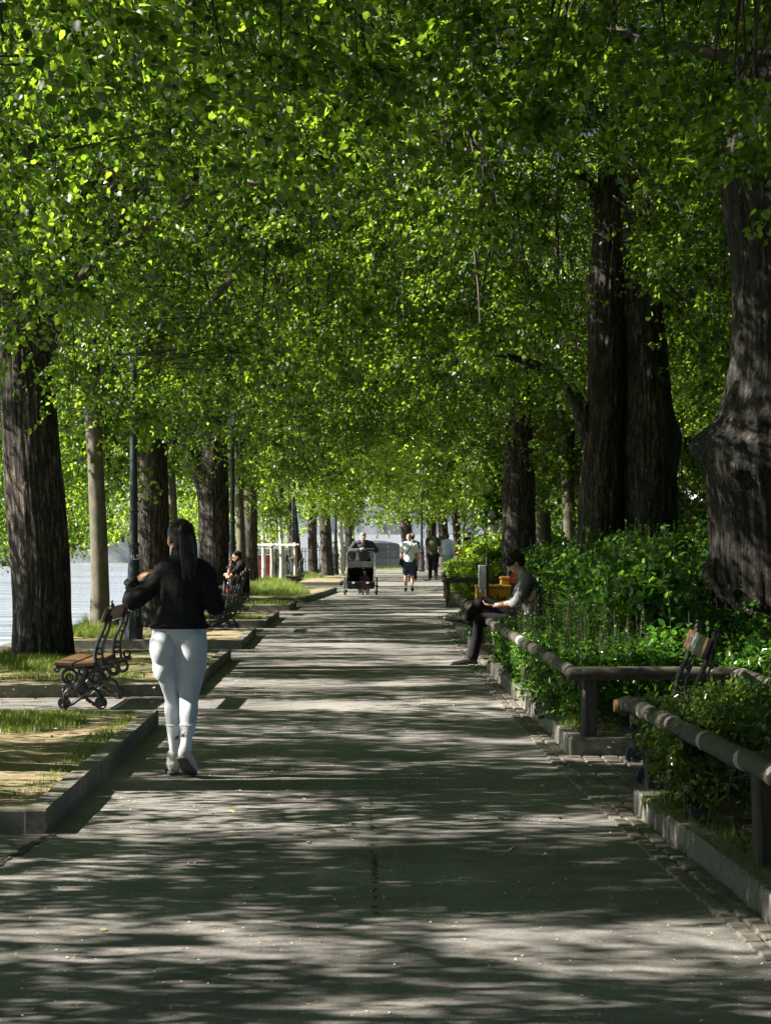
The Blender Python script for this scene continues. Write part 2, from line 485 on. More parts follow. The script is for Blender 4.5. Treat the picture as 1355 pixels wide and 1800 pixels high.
rw = N(nt2, 'ShaderNodeValToRGB'); rw.color_ramp.elements[0].position = .40; rw.color_ramp.elements[0].color = (.13, .17, .19, 1); rw.color_ramp.elements[1].position = .55; rw.color_ramp.elements[1].color = (.40, .43, .44, 1)  # streaks painted into the water colour, standing in for ripple reflections
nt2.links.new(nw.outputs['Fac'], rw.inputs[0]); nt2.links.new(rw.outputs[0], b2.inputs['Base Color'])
nt2.links.new(b2.outputs[0], out2.inputs[0])
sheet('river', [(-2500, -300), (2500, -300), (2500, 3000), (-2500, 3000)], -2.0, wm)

# path sheet
PATH_L = [(-4.9, -6), (-4.9, 52), (-3.4, 66), (-2.6, 82), (-1.0, 91), (2.5, 96)]
PATH_R = [(3.2, -6), (3.0, 9), (2.9, 14), (2.8, 30), (3.0, 45), (3.4, 62), (4.0, 80), (5.0, 94)]
def sheet2(name, L, R, z, mat):
    def at(p, y):
        for a, b in zip(p, p[1:]):
            if a[1] <= y <= b[1]: return a[0] + (b[0] - a[0]) * (y - a[1]) / (b[1] - a[1])
        return p[-1][0]
    ys = sorted(set([p[1] for p in L] + [p[1] for p in R])); ys = [y for y in ys if y <= min(L[-1][1], R[-1][1])]
    V = []; F = []
    for i, y in enumerate(ys):
        V += [(at(L, y), y, z), (at(R, y), y, z)]
        if i: F.append((2 * i - 2, 2 * i - 1, 2 * i + 1, 2 * i))
    me = bpy.data.meshes.new(name); me.from_pydata(V, [], F); me.update()
    o = obj(name, me, mat); o['kind'] = 'structure'; return at
path_at = sheet2('path', PATH_L, PATH_R, 0.0, M['asphalt'])
KERB_R = [(2.1, -6), (1.80, 1.5), (1.40, 9.7), (1.32, 12.15), (1.20, 20.2), (1.2, 28.8), (1.22, 34), (1.45, 39), (1.75, 52), (3, 74)]
def kerb_x(y): return path_at(KERB_R, y)

# dirty seam in the asphalt from the first kerb corner to the near left, and the thin middle joint
def ragged(name, pts, w, z, mat, seed, step=.05, skip=0.0):
    r = random.Random(seed); V = []; F = []
    tot = []
    for a, b in zip(pts, pts[1:]):
        a = Vector(a); b = Vector(b); n = max(2, int((b - a).length / step))
        for i in range(n): tot.append(a.lerp(b, i / n))
    for i, p in enumerate(tot):
        q = tot[min(i + 1, len(tot) - 1)]; o_ = tot[max(i - 1, 0)]
        t = (q - o_).normalized(); s = Vector((-t.y, t.x))
        ww = w * (.35 + 1.1 * r.random()); j = (r.random() - .5) * w
        V += [(p.x + s.x * (j - ww / 2), p.y + s.y * (j - ww / 2), z), (p.x + s.x * (j + ww / 2), p.y + s.y * (j + ww / 2), z)]
        if i and r.random() > skip: F.append((2 * i - 2, 2 * i - 1, 2 * i + 1, 2 * i))
    me = bpy.data.meshes.new(name); me.from_pydata(V, [], F); me.update()
    o = obj(name, me, mat); o['kind'] = 'structure'
ragged('path_seam', [(-1.74, 8.95), (-1.82, 8.3), (-1.98, 7.3), (-2.1, 6.2), (-2.3, 4)], .045, .004, M['seam'], 3)
ragged('path_crack', [(-.09, 10.2), (-.07, 8.9), (-.05, 7.9), (-.04, 6.9)], .022, .004, M['seam'], 4, .04, .62)

# raised beds: kerb of stones and a bumpy earth top
def kerb_line(mb, a, b, inner, r, L=1.0, w=.125, h=.13):
    a = Vector((*a, 0)); b = Vector((*b, 0)); d = b - a; n = max(1, round(d.length * (K if abs(d.y) > abs(d.x) else 1) / L)); u = d.normalized(); s = Vector((-u.y, u.x, 0)) * inner
    for i in range(n):
        c = a + u * (d.length * (i + .5) / n) + s * (w / 2 + r.uniform(-.004, .006))
        mb.box((c.x, c.y, (h + r.uniform(-.008, .006)) / 2 - .03), (d.length / n - .005, w, h + .06), rz=math.atan2(u.y, u.x) + r.uniform(-.004, .004), bev=.010)
def bed(seed, quad, soil, h=.13, z_soil=.10, sides=(0, 1, 2), bump=.03, L=1.0):
    """quad: near right, far right, far left, near left (seen from the path); kerb along the given sides"""
    r = random.Random(seed); mb = MB(); k = len(quad)
    area = sum(quad[i][0] * quad[(i + 1) % k][1] - quad[(i + 1) % k][0] * quad[i][1] for i in range(k))
    inn = 1 if area > 0 else -1
    for i in sides: kerb_line(mb, quad[i], quad[(i + 1) % k], inn, r, L=L, h=h)
    o = mb.build('kerb', M['kerb'], smooth=False); o['kind'] = 'structure'
    q = [Vector((*p, 0)) for p in quad]; c = sum(q, Vector()) / 4
    ly = max((q[1] - q[0]).length, (q[2] - q[3]).length); lx = max((q[3] - q[0]).length, (q[2] - q[1]).length)
    nx, ny = max(2, min(40, int(lx / .12))), max(2, min(60, int(ly / .15))); V = []; F = []
    for j in range(ny + 1):
        for i in range(nx + 1):
            u, v = i / nx, j / ny
            p = (q[0].lerp(q[3], u)).lerp(q[1].lerp(q[2], u), v)
            p = p + (c - p) * min(1, .10 / max((c - p).length, .1))
            e = min(u, 1 - u, v, 1 - v)
            z = z_soil + bump * (mnoise.noise(p * 1.4) + .5 * mnoise.noise(p * 5)) + (.0 if e == 0 else .012)
            V.append((p.x, p.y, z))
    for j in range(ny):
        for i in range(nx):
            a = j * (nx + 1) + i; F.append((a, a + 1, a + nx + 2, a + nx + 1))
    me = bpy.data.meshes.new('bed_earth'); me.from_pydata(V, [], F); me.update()
    me.polygons.foreach_set('use_smooth', [True] * len(me.polygons))
    o = obj('bed_earth', me, soil); o['kind'] = 'structure'

LB = [((-1.77, 8.95), (-1.88, 14.2)), ((-1.93, 16.9), (-2.0, 22.1)), ((-2.02, 24.2), (-2.09, 27.6)), ((-2.1, 30.3), (-2.12, 34.2)),
      ((-2.1, 37.4), (-2.06, 39.6)), ((-2.0, 42.2), (-1.46, 51.4)), ((-1.55, 58), (-1.2, 72))]
for i, (a, b) in enumerate(LB):
    xl = -4.72 if i < 6 else -3.6
    sk = .35 if i == 1 else 0
    bed(10 + i, [a, b, (xl, b[1]), (xl, a[1] - sk)], M['soil'], sides=(0, 1, 3))
RB = [((1.80, 1.5), (1.40, 9.7), 3.4), ((1.32, 12.15), (1.20, 20.2), 4.4), ((1.22, 23.2), (1.18, 28.8), 4.4), ((1.20, 30.2), (1.22, 33.6), 4.4),
      ((1.45, 39.2), (1.75, 52), 5.5), ((2.1, 57), (3.0, 74), 7)]
for i, (a, b, xr) in enumerate(RB):
    bed(30 + i, [a, b, (xr, b[1]), (xr, a[1])], M['dark_soil'] if i < 2 else M['soil'], sides=(0, 1, 3), L=1.0 if i < 2 else .8)
# the two-course stone gutter along the right kerb, and the sett floor of the bench recesses
def setts(name, fn, y0, y1, rows, L=.13, w=.11, seed=5, z=.012):
    r = random.Random(seed); mb = MB()
    for k in range(rows):
        y = y0 + r.random() * L
        while y < y1:
            l = L * r.uniform(.8, 1.25); x = fn(y + l / 2) + (k + .5) * w
            mb.box((x + r.uniform(-.005, .005), y + l / 2, z - .03 + r.uniform(-.004, .005)), (w - .012, l - .009, .06), rz=r.uniform(-.03, .03), bev=.008)
            y += l
    o = mb.build(name, M['sett'], smooth=False); o['kind'] = 'structure'
setts('gutter', lambda y: kerb_x(y) - .185, 4.2, 34, 2, w=.085)
setts('paving', lambda y: 1.26, 9.9, 12.2, 14, L=.11, w=.13, seed=8, z=.010)
setts('paving', lambda y: 1.22, 20.35, 23.1, 10, L=.12, w=.15, seed=9, z=.010)
# ------------------------------------------------------------------ people
SKIN = pmat('skin', (.50, .27, .18), (.56, .32, .22), scale=18, rough=.5, bump=.05, spec=.35)
SKIN2 = pmat('tanned_skin', (.40, .20, .125), (.46, .25, .16), scale=18, rough=.5, spec=.35)
HAIR_B = pmat('black_hair', (.003, .003, .003), (.010, .008, .007), scale=30, stretch=(4, 4, .4), rough=.38, bump=.5, bscale=60, dist=.004, spec=.28)
HAIR_D = pmat('dark_hair', (.012, .008, .006), (.030, .020, .014), scale=30, stretch=(3, 3, .6), rough=.5, bump=.6, bscale=60, dist=.006, spec=.2)
HAIR_G = pmat('grey_hair', (.30, .24, .20), (.45, .38, .33), scale=40, rough=.6, bump=.4, dist=.004)
def cloth(name, c, c2=None, rough=.85, bump=.35, bscale=14, dist=.02, scale=6, sheen=.0):
    return pmat(name, c, c2 or tuple(min(1, v * 1.25) for v in c), scale=scale, rough=rough, bump=bump, bscale=bscale, dist=dist, spec=.2, sheen=sheen)

V3 = Vector
def hand_chains(w, d, pn, side, curl=.5, s=1.0, spread=.012):
    """palm, four unequal bent fingers and a thumb. w wrist, d hand direction, pn palm normal (fingers close towards it), side: +1 thumb on d x pn side"""
    d = d.normalized(); pn = (pn - d * pn.dot(d)).normalized(); t = d.cross(pn).normalized() * side
    o = []
    pk = w + d * (.085 * s)
    o.append(tube([w, w + d * (.035 * s), pk], [(.024 * s, .017 * s), (.036 * s, .016 * s), (.040 * s, .013 * s)], side=t, n=10, sub=2))
    for k, (off, L) in enumerate(((.030, .072), (.010, .082), (-.010, .076), (-.029, .060))):
        b = pk + t * (off * s) - d * (.004 * s)
        d1 = (d + pn * curl * .6 + t * (off * .5)).normalized(); d2 = (d + pn * curl * 1.6).normalized(); d3 = (d * (1 - .5 * curl) + pn * curl * 2.4).normalized()
        p1 = b + d1 * (L * .45 * s); p2 = p1 + d2 * (L * .32 * s); p3 = p2 + d3 * (L * .23 * s)
        o.append(tube([b, p1, p2, p3], [.0095 * s, .009 * s, .0082 * s, .007 * s], n=8, sub=2))
    b = w + d * (.022 * s) + t * (.026 * s)
    p1 = b + (d * .6 + t * .8).normalized() * (.040 * s); p2 = p1 + (d * .9 + t * .35 + pn * .4 * curl).normalized() * (.034 * s)
    o.append(tube([w + d * .02 * s + t * .012 * s, b, p1, p2], [.014 * s, .014 * s, .0105 * s, .008 * s], n=8, sub=2))
    return o

def head_chains(c, f, up=None, s=1.0, face=True):
    f = f.normalized(); up = (up or V3((0, 0, 1))); up = (up - f * up.dot(f)).normalized(); r = f.cross(up)
    rot = Matrix((r, f, up)).transposed()
    at = lambda x, y, z: c + r * (x * s) + f * (y * s) + up * (z * s)
    o = [ball(at(0, -.012, .025), (.074 * s, .092 * s, .088 * s), rot=rot), ball(at(0, .022, -.035), (.058 * s, .066 * s, .078 * s), rot=rot)]
    o.append(tube([at(0, .045, -.085), at(0, .062, -.098)], [(.030 * s, .022 * s), (.022 * s, .015 * s)], side=r, n=8))
    if face:
        o.append(tube([at(0, .084, .020), at(0, .100, -.012), at(0, .104, -.028)], [.009 * s, .012 * s, .015 * s], n=8))
        o.append(tube([at(-.030, .074, .030), at(0, .084, .030), at(.030, .074, .030)], .010 * s, n=8))
        o.append(tube([at(-.020, .076, -.062), at(0, .084, -.060), at(.020, .076, -.062)], .009 * s, n=8))
    for q in (-1, 1):
        o.append(ball(at(q * .078, -.008, -.012), (.010 * s, .020 * s, .031 * s), rot=rot, n=8, m=6))
    return o, at, rot

def lerp(a, b, t): return V3(a).lerp(V3(b), t)

def place(me, root_mat):
    me.transform(root_mat); return me

def human(label, J, loc, heading=0.0, scale=1.0, skin=SKIN, top=None, bottom=None, shoes=None, hair=None, sleeve='long', leg='long',
          hairstyle='short', group=None, voxel=.013, fat=1.0, belly=0.0, eyes=False, hands=(.5, .5), coarse=1.0, sock=None, shoe_parts=True, pn=None):
    """J: joints in the figure's own frame (x right, y forward, z up). The body is one skin; clothing and hair are its children."""
    J = {k: V3(v) for k, v in J.items()}
    look = J.get('look', V3((0, 1, 0)))
    B = []; T = []; L = []; g = .012
    pel, waist, ch, nk, hd = J['pelvis'], J['waist'], J['chest'], J['neck'], J['head']
    sx = (J['sh_r'] - J['sh_l']).normalized()
    hx = (J['hip_r'] - J['hip_l']).normalized()
    tor = [pel, waist, ch, lerp(ch, nk, .6), nk]
    tr = [(.150, .105), (.138 * fat, .10 * fat + belly), (.165 * fat, .115 * fat), (.150 * fat, .09), (.062, .056)]
    B.append(tube(tor, tr, side=sx, n=16))
    B.append(tube([lerp(ch, nk, .7), nk, lerp(nk, hd, .55)], [.06, .053, .050], n=12))
    hc, at, rot = head_chains(hd, look, face=eyes or True)
    B += hc
    for sd in ('l', 'r'):
        sh, el, wr = J['sh_' + sd], J['el_' + sd], J['wr_' + sd]
        B.append(tube([lerp(ch, sh, .55), sh, lerp(sh, el, .4), el, lerp(el, wr, .35), wr], [.052 * fat, .050 * fat, .044 * fat, .038, .039, .026], n=12))
        hd_ = J.get('ha_' + sd, (wr - el).normalized())
        pnv = (pn or {}).get(sd, V3((0, 1, 0)) if abs(hd_.y) < .7 else V3((0, 0, 1)))
        B += hand_chains(wr, hd_, pnv, 1 if sd == 'r' else -1, curl=hands[0 if sd == 'l' else 1])
        # sleeves
        if top is not None:
            if sleeve == 'long':
                T.append(tube([lerp(ch, sh, .5), sh, lerp(sh, el, .4), el, lerp(el, wr, .35), lerp(el, wr, .95)], [(.07 + g) * fat, (.064 + g) * fat, (.052 + g) * fat, .050 + g, .048 + g, .036 + g * .6], n=12))
            elif sleeve == 'elbow':
                T.append(tube([lerp(ch, sh, .5), sh, lerp(sh, el, .5), el, lerp(el, wr, .12)], [(.07 + g) * fat, (.066 + g) * fat, (.056 + g) * fat, .052 + g, .050 + g], n=12))
            else:
                T.append(tube([lerp(ch, sh, .5), sh, lerp(sh, el, .35), lerp(sh, el, .62)], [(.07 + g) * fat, (.068 + g) * fat, (.060 + g) * fat, .056 * fat + g], n=12))
        hp, kn, an, toe = J['hip_' + sd], J['kn_' + sd], J['an_' + sd], J['toe_' + sd]
        heel = J.get('heel_' + sd, an + (an - kn).normalized() * .045 - (toe - an).normalized() * .05)
        B.append(tube([lerp(pel, hp, .8), hp, lerp(hp, kn, .45), kn, lerp(kn, an, .3), an], [.085 * fat, .088 * fat, .076 * fat, .056, .056, .036], side=hx, n=12))
        sole = lerp(heel, toe, .5)
        B.append(tube([heel, lerp(heel, toe, .5) + (an - heel) * .15, toe], [.030, (.038, .028), (.034, .018)], side=hx, n=10))
        B.append(tube([an, lerp(an, lerp(heel, toe, .4), .6)], [.036, .034], n=10))
        if bottom is not None:
            if leg == 'long':
                L.append(tube([lerp(pel, hp, .6), hp, lerp(hp, kn, .45), kn, lerp(kn, an, .4), lerp(kn, an, .93)], [(.10 + g) * fat, (.098 + g) * fat, (.084 + g) * fat, .066 + g, .060 + g, .056 + g], side=hx, n=14))
            else:
                L.append(tube([lerp(pel, hp, .6), hp, lerp(hp, kn, .45), lerp(hp, kn, .80)], [(.10 + g) * fat, (.102 + g) * fat, (.090 + g) * fat, .086 + g], side=hx, n=14))
    hem = lerp(pel, waist, -.25)
    yo = [lerp(J['sh_l'], nk, .12), lerp(J['sh_l'], nk, .55) + V3((0, 0, .012)), lerp(J['sh_r'], nk, .55) + V3((0, 0, .012)), lerp(J['sh_r'], nk, .12)]
    B.append(tube(yo, [.046, .050, .050, .046], n=10))
    if top is not None: T.append(tube([p_ - V3((0, 0, .012)) for p_ in yo], [.070, .074, .074, .070], n=12))
    if top is not None:
        T.append(tube([hem, waist, ch, lerp(ch, nk, .62), lerp(ch, nk, .93)], [(.163 * fat + g, .118 * fat + g + belly), (.150 * fat + g, .112 * fat + g + belly), (.170 * fat + g, .122 * fat + g), (.152 * fat + g, .098 + g), (.07, .064)], side=sx, n=18, round_cap=False))
    if bottom is not None:
        L.append(tube([lerp(pel, waist, -.45), lerp(pel, waist, .45)], [(.152 * fat + g * .7, .108 * fat + g * .7), (.140 * fat + g * .7, .104 * fat + g * .6 + belly)], side=hx, n=16))
    Mx = Matrix.Translation(V3(loc)) @ Matrix.Rotation(heading, 4, 'Z') @ Matrix.Scale(scale, 4)
    bias = Matrix.Translation(V3(loc)) @ Matrix.Rotation(heading, 4, 'Z')
    body = obj('person', fuse(B, 'body', voxel * .8, 2), skin)
    body.matrix_world = bias @ Matrix.Scale(scale, 4)
    tag(body, label, 'person', group)
    if top is not None: obj('top', fuse(T, 'top', voxel, 3), top, body)
    if bottom is not None: obj('shorts' if leg == 'short' else 'trousers', fuse(L, 'trousers', voxel, 3), bottom, body)
    if shoes is not None:
        for sd in ('l', 'r'):
            an, toe, kn = J['an_' + sd], J['toe_' + sd], J['kn_' + sd]
            heel = J.get('heel_' + sd, an + (an - kn).normalized() * .045 - (toe - an).normalized() * .05)
            u = (an - lerp(heel, toe, .3)).normalized()
            ch_ = [tube([heel, lerp(heel, toe, .35) + u * .02, lerp(heel, toe, .7) + u * .006, toe], [(.038, .042), (.044, .044), (.049, .036), (.040, .026)], side=hx, n=12),
                   tube([lerp(an, heel, .6), an + (an - heel) * .1], [.046, .045], n=10)]
            obj('shoe', fuse(ch_, 'shoe', voxel * .8, 2), shoes, body)
            if sock is not None:
                obj('sock', fuse([tube([an, lerp(an, kn, .25)], [.042, .045], n=10)], 'sock', voxel * .8, 1), sock, body)
    if hair is not None and hairstyle:
        H = []
        if hairstyle == 'short':
            H = [ball(at(0, -.024, .040), (.082, .092, .086), rot=rot), ball(at(0, -.060, -.02), (.066, .044, .075), rot=rot)]
        elif hairstyle == 'mop':
            H = [ball(at(0, -.010, .052), (.094, .108, .086), rot=rot), ball(at(0, -.055, -.005), (.088, .065, .085), rot=rot), ball(at(0, .070, .052), (.066, .036, .040), rot=rot)]
            r_ = random.Random(3)
            for q in range(26):
                a = r_.uniform(0, 2 * PI); b0 = at(.07 * math.cos(a), -.01 + .08 * math.sin(a), .09 + r_.uniform(-.02, .03))
                b1 = at(.098 * math.cos(a), -.012 + .112 * math.sin(a), r_.uniform(-.01, .05) + (.03 if math.sin(a) > .5 else -.03))
                H.append(tube([b0, lerp(b0, b1, .5) + (b1 - at(0, 0, .03)).normalized() * .014, b1], [.018, .016, .006], n=6, sub=2))
        elif hairstyle == 'bun':
            H = [ball(at(0, -.020, .040), (.083, .094, .088), rot=rot), ball(at(0, -.105, .07), (.042, .042, .042), rot=rot)]
        elif hairstyle == 'fringe':
            H = [ball(at(0, -.050, -.005), (.076, .050, .080), rot=rot)]
        obj('hair', fuse(H, 'hair', voxel * .8, 1), hair, body)
    if eyes:
        for q in (-1, 1):
            mb = MB(); mb.add(*ball(at(q * .031, .079, .004), .0075, n=8, m=6)); mb.build('eye', M['black_paint'], body)
    return body, at, rot, J, Mx

def cap(body, at, rot, mat, brim=True, name='cap'):
    mb = MB(); H = [ball(at(0, -.008, .062), (.084, .100, .070), rot=rot, n=18, m=10)]
    if brim: H.append(ball(at(0, .115, .060), (.066, .060, .010), rot=rot))
    obj(name, fuse(H, name, .010, 1), mat, body)

def walk(stride=.28, arm=.18, lean=.02, wide=.10):
    """mid-stride: left foot ahead"""
    return dict(pelvis=(0, 0, .93), waist=(0, lean * .4, 1.10), chest=(0, lean, 1.29), neck=(0, lean * 1.4, 1.475), head=(0, lean * 2 + .02, 1.625),
                sh_l=(-.19, lean, 1.415), sh_r=(.19, lean, 1.415), el_l=(-.235, lean - arm * .6, 1.14), el_r=(.235, lean + arm * .2, 1.135),
                wr_l=(-.225, lean - arm * .6 + .03, .90), wr_r=(.225, lean + arm + .06, .915),
                hip_l=(-wide, 0, .90), hip_r=(wide, 0, .90), kn_l=(-wide, stride * .62, .495), kn_r=(wide * .95, stride * .02, .480),
                an_l=(-wide, stride, .085), an_r=(wide * .9, -stride * .85, .13), toe_l=(-wide * 1.15, stride + .17, .03), toe_r=(wide, -stride * .85 + .15, .03))

# ---- the jogger: own proportions, one skin under jacket, leggings, socks and shoes
def jogger():
    d0, s0 = 11.1 * K, 270.0
    Q = lambda x, y, off=0.0: V3(((x - CX) / s0, d0 + off, (1365 - y) / s0))
    loc = V3(((317 - CX) / s0, d0, 0))
    # skin
    hd = Q(318, 948, .02); look = V3((-.42, .88, -.18))
    B, at, rot = head_chains(hd, look, s=1.08)
    B.append(tube([Q(321, 1010, .01), Q(320, 985, 0), Q(318, 962, .0)], [.062, .052, .052], n=12))
    B.append(tube([Q(316, 1098, .01), Q(318, 1075, 0), Q(320, 1035, 0), Q(322, 1003, 0), Q(321, 990, 0)], [(.145, .08), (.145, .09), (.150, .10), (.14, .085), (.06, .05)], n=16, round_cap=False))
    B.append(tube([Q(316, 1098, .015), Q(315, 1140, .02)], [(.13, .075), (.13, .07)], n=14))
    sl, el, wl = Q(285, 1017, 0), Q(233, 1057, .0), Q(235, 1023, .14)
    sr, er, wr = Q(360, 1012, 0), Q(380, 1066, -.02), Q(362, 1040, .20)
    for sh, e_, w_ in ((sl, el, wl), (sr, er, wr)):
        B.append(tube([lerp(Q(320, 1010), sh, .5), sh, lerp(sh, e_, .45), e_, lerp(e_, w_, .4), w_], [.045, .046, .042, .038, .036, .026], n=12))
    hdir = V3((.74, .12, .60)).normalized()
    B += hand_chains(wl, hdir, V3((.5, .4, -.7)), -1, curl=.35, s=1.05)
    B += hand_chains(wr, V3((-.3, .6, .6)), V3((-.8, .1, -.4)), 1, curl=.8)
    legs = {'l': [Q(290, 1150, 0), Q(297, 1190, .04), Q(301, 1228, .12), Q(301, 1254, .13), Q(303, 1290, .15), Q(304, 1335, .19)],
            'r': [Q(340, 1150, 0), Q(336, 1190, .02), Q(332, 1228, .03), Q(333, 1254, -.01), Q(331, 1285, -.055), Q(328, 1312, -.09)]}
    lrs = {'l': [.092, .074, .051, .052, .037, .031], 'r': [.094, .083, .063, .060, .039, .031]}
    for k in 'lr': B.append(tube(legs[k], [r * .90 for r in lrs[k]], n=14))
    # feet: left flat on the ground, right on its toes with the heel up
    fl = [V3(((302 - CX) / s0, d0 + .15, .045)), V3(((299 - CX) / s0, d0 + .24, .045)), V3(((293 - CX) / s0, d0 + .36, .035))]
    heel_r = V3(((325 - CX) / s0, d0 - .115, .150)); ball_r = V3(((333 - CX) / s0, d0 + .005, .040)); toe_r = V3(((337 - CX) / s0, d0 + .075, .028))
    fr = [heel_r, lerp(heel_r, ball_r, .5) + V3((0, .012, .02)), ball_r + V3((0, 0, .01)), toe_r]
    B.append(tube([p_ + V3((0, 0, .012)) for p_ in fl], [.022, (.028, .022), (.026, .014)], n=10)); B.append(tube([p_ + V3((0, .012, .010)) for p_ in fr], [.022, .026, (.026, .018), (.022, .012)], n=10))
    body = obj('person', fuse(B, 'body', .0065, 2), SKIN); body['keep_depth'] = 1
    tag(body, 'woman walking away in black jacket and pale grey leggings, long black ponytail', 'person')
    # jacket
    jk = cloth('black_fleece', (.007, .007, .008), (.014, .014, .015), bump=.55, bscale=7, dist=.03, scale=5)
    T = [tube([Q(316, 1101, 0), Q(316, 1090, 0), Q(318, 1065, 0), Q(320, 1035, 0), Q(322, 1008, .0), Q(321, 992, 0)], [(.180, .138), (.178, .136), (.152, .120), (.154, .118), (.162, .106), (.075, .068)], n=22, round_cap=False)]
    for sh, e_, w_ in ((sl, el, wl), (sr, er, wr)):
        T.append(tube([lerp(Q(320, 1012), sh, .45), sh, lerp(sh, e_, .5), e_, lerp(e_, w_, .45), lerp(e_, w_, .96)], [.072, .070, .064, .064, .056, .040], n=14))
    T.append(tube([Q(283, 1014, 0), Q(301, 1000, -.01), Q(343, 999, -.01), Q(364, 1011, 0)], [.070, .080, .080, .070], n=14))
    T.append(tube([Q(320, 1000, -.03), Q(321, 988, -.015), Q(319, 972, .0)], [(.105, .10), (.088, .085), (.070, .070)], n=16))
    T.append(tube([Q(285, 1003, -.04), Q(320, 1000, -.085), Q(357, 1004, -.04)], [(.03, .03), (.055, .04), (.03, .03)], side=(0, 0, 1), n=10))
    jo = obj('jacket', fuse(T, 'jacket', .009, 3), jk, body)
    hb = MB(); hb.ring(Q(316, 1099.5, 0), .168, .017, (1.08, 0, 0), (0, .80, 0), n=40, m=10); hb.build('hem_band', jk, jo)
    # leggings
    lg = pmat('pale_grey_leggings', (.45, .485, .54), (.53, .565, .62), scale=260, rough=.62, bump=.12, bscale=5, dist=.02, spec=.3, sheen=.15)
    Lg = [tube([Q(316, 1086, 0), Q(316, 1108, .004), Q(315, 1135, .02), Q(315, 1160, .02)], [(.164, .118), (.176, .118), (.184, .100), (.15, .08)], n=22)]
    Lg += [ball(Q(288.5, 1137, -.040), (.091, .104, .132), n=30, m=20), ball(Q(341.5, 1138, -.044), (.093, .108, .136), n=30, m=20), ball(Q(292, 1168, -.01), (.088, .092, .12), n=30, m=20), ball(Q(339, 1168, -.01), (.092, .094, .12), n=30, m=20)]
    for k in 'lr':
        Lg.append(tube(legs[k][:5] + [lerp(legs[k][4], legs[k][5], -.10)], [(r_, r_ * 1.05) for r_ in lrs[k][:4]] + [(lrs[k][4] + .005,) * 2, (lrs[k][4] + .003,) * 2], n=18))
    obj('leggings', fuse(Lg, 'leggings', .006, 5), lg, body)
    wh = pmat('white_sock', (.74, .75, .77), (.80, .81, .82), scale=90, rough=.9, bump=.3, bscale=120, dist=.003)
    shoe = pmat('white_shoe', (.50, .49, .46), (.66, .65, .62), scale=14, rough=.7, bump=.3, bscale=40, dist=.006)
    sole = pmat('grey_sole', (.09, .085, .08), (.15, .14, .13), scale=40, rough=.8, bump=.6, bscale=50, dist=.01)
    for k in 'lr':
        a, b = legs[k][4], legs[k][5]
        so_ = MB(); so_.tube([lerp(legs[k][3], a, .60), a, lerp(a, b, .5), lerp(a, b, 1.05)], [lrs[k][3] * .55 + lrs[k][4] * .45 + .002, lrs[k][4] + .0065, lrs[k][5] + .004, lrs[k][5] + .004], n=20, sub=5)
        so_.ring(lerp(legs[k][3], a, .60), lrs[k][3] * .55 + lrs[k][4] * .45 + .003, .004, (1, 0, 0), (0, 1, 0), n=24, m=6)
        so = so_.build('sock', wh, body)
        # small black sports mark woven into the sock
        c = lerp(a, b, .12) if k == 'r' else lerp(a, b, .16); r = random.Random(5 if k == 'l' else 6); mk = MB()
        a0 = math.radians(-58 if k == 'l' else -122)
        for sx_, sz_, w_, h_, rr in ((-.012, -.012, .020, .006, .5), (-.004, -.004, .024, .008, .35), (.006, .002, .020, .009, .2), (.014, .010, .014, .006, .9), (.004, -.012, .006, .014, .2), (-.008, .006, .008, .006, 1.0)):
            for i in range(5):
                pass
            n_ = 4; V = []
            for i in range(n_ + 1):
                for j in (0, 1):
                    u = (i / n_ - .5) * w_; v = (j - .5) * h_
                    uu = sx_ + u * math.cos(rr) - v * math.sin(rr); vv = sz_ + u * math.sin(rr) + v * math.cos(rr)
                    ang = a0 + uu / .052
                    V.append(c + V3(((lrs[k][4] + .0085) * math.cos(ang), (lrs[k][4] + .0085) * math.sin(ang), vv)))
            mk.add(V, [(2 * i, 2 * i + 2, 2 * i + 3, 2 * i + 1) for i in range(n_)])
        mk.build('sock_mark', M['black_paint'], so, smooth=False)
    for f, dn in ((fl, 0), (fr, 1)):
        up = V3((0, 0, 1)) if not dn else V3((0, .62, .78))
        fw = (f[-1] - f[0]).normalized(); sd = fw.cross(V3((0, 0, 1))).normalized()
        nrm = sd.cross(fw).normalized()
        C = [tube([f[0] + nrm * .012, lerp(f[0], f[-1], .35) + nrm * .028, lerp(f[0], f[-1], .7) + nrm * .012, f[-1]], [(.036, .042), (.042, .046), (.047, .034), (.038, .026)], side=sd, n=14),
             tube([f[0] + nrm * .03 + fw * .015, f[0] + nrm * .085 + fw * .025], [.042, .042], n=12)]
        sh = obj('shoe', fuse(C, 'shoe', .006, 2), shoe, body)
        Sm = [tube([f[0] - nrm * .030 - fw * .01, lerp(f[0], f[-1], .4) - nrm * .024, lerp(f[0], f[-1], .72) - nrm * .026, f[-1] - nrm * .014], [(.040, .013), (.040, .012), (.050, .013), (.040, .012)], side=sd, n=14)]
        obj('sole', fuse(Sm, 'sole', .005, 1), sole, sh)
    # hair: smooth cap gathered high at the back, long tail down the right side
    H = [ball(at(0, -.014, .036), (.088, .104, .098), rot=rot, n=20, m=12), ball(at(0, -.045, -.01), (.076, .068, .085), rot=rot)]
    r = random.Random(9)
    root = Q(323, 931, -.085)
    hr = obj('hair', fuse(H, 'hair', .007, 1), HAIR_B, body)
    tl = [tube([root, Q(329, 926, -.115), Q(334, 940, -.125), Q(337, 965, -.115), Q(338, 990, -.135), Q(337, 1012, -.14)], [.030, .036, .047, .050, .046, .018], n=14)]
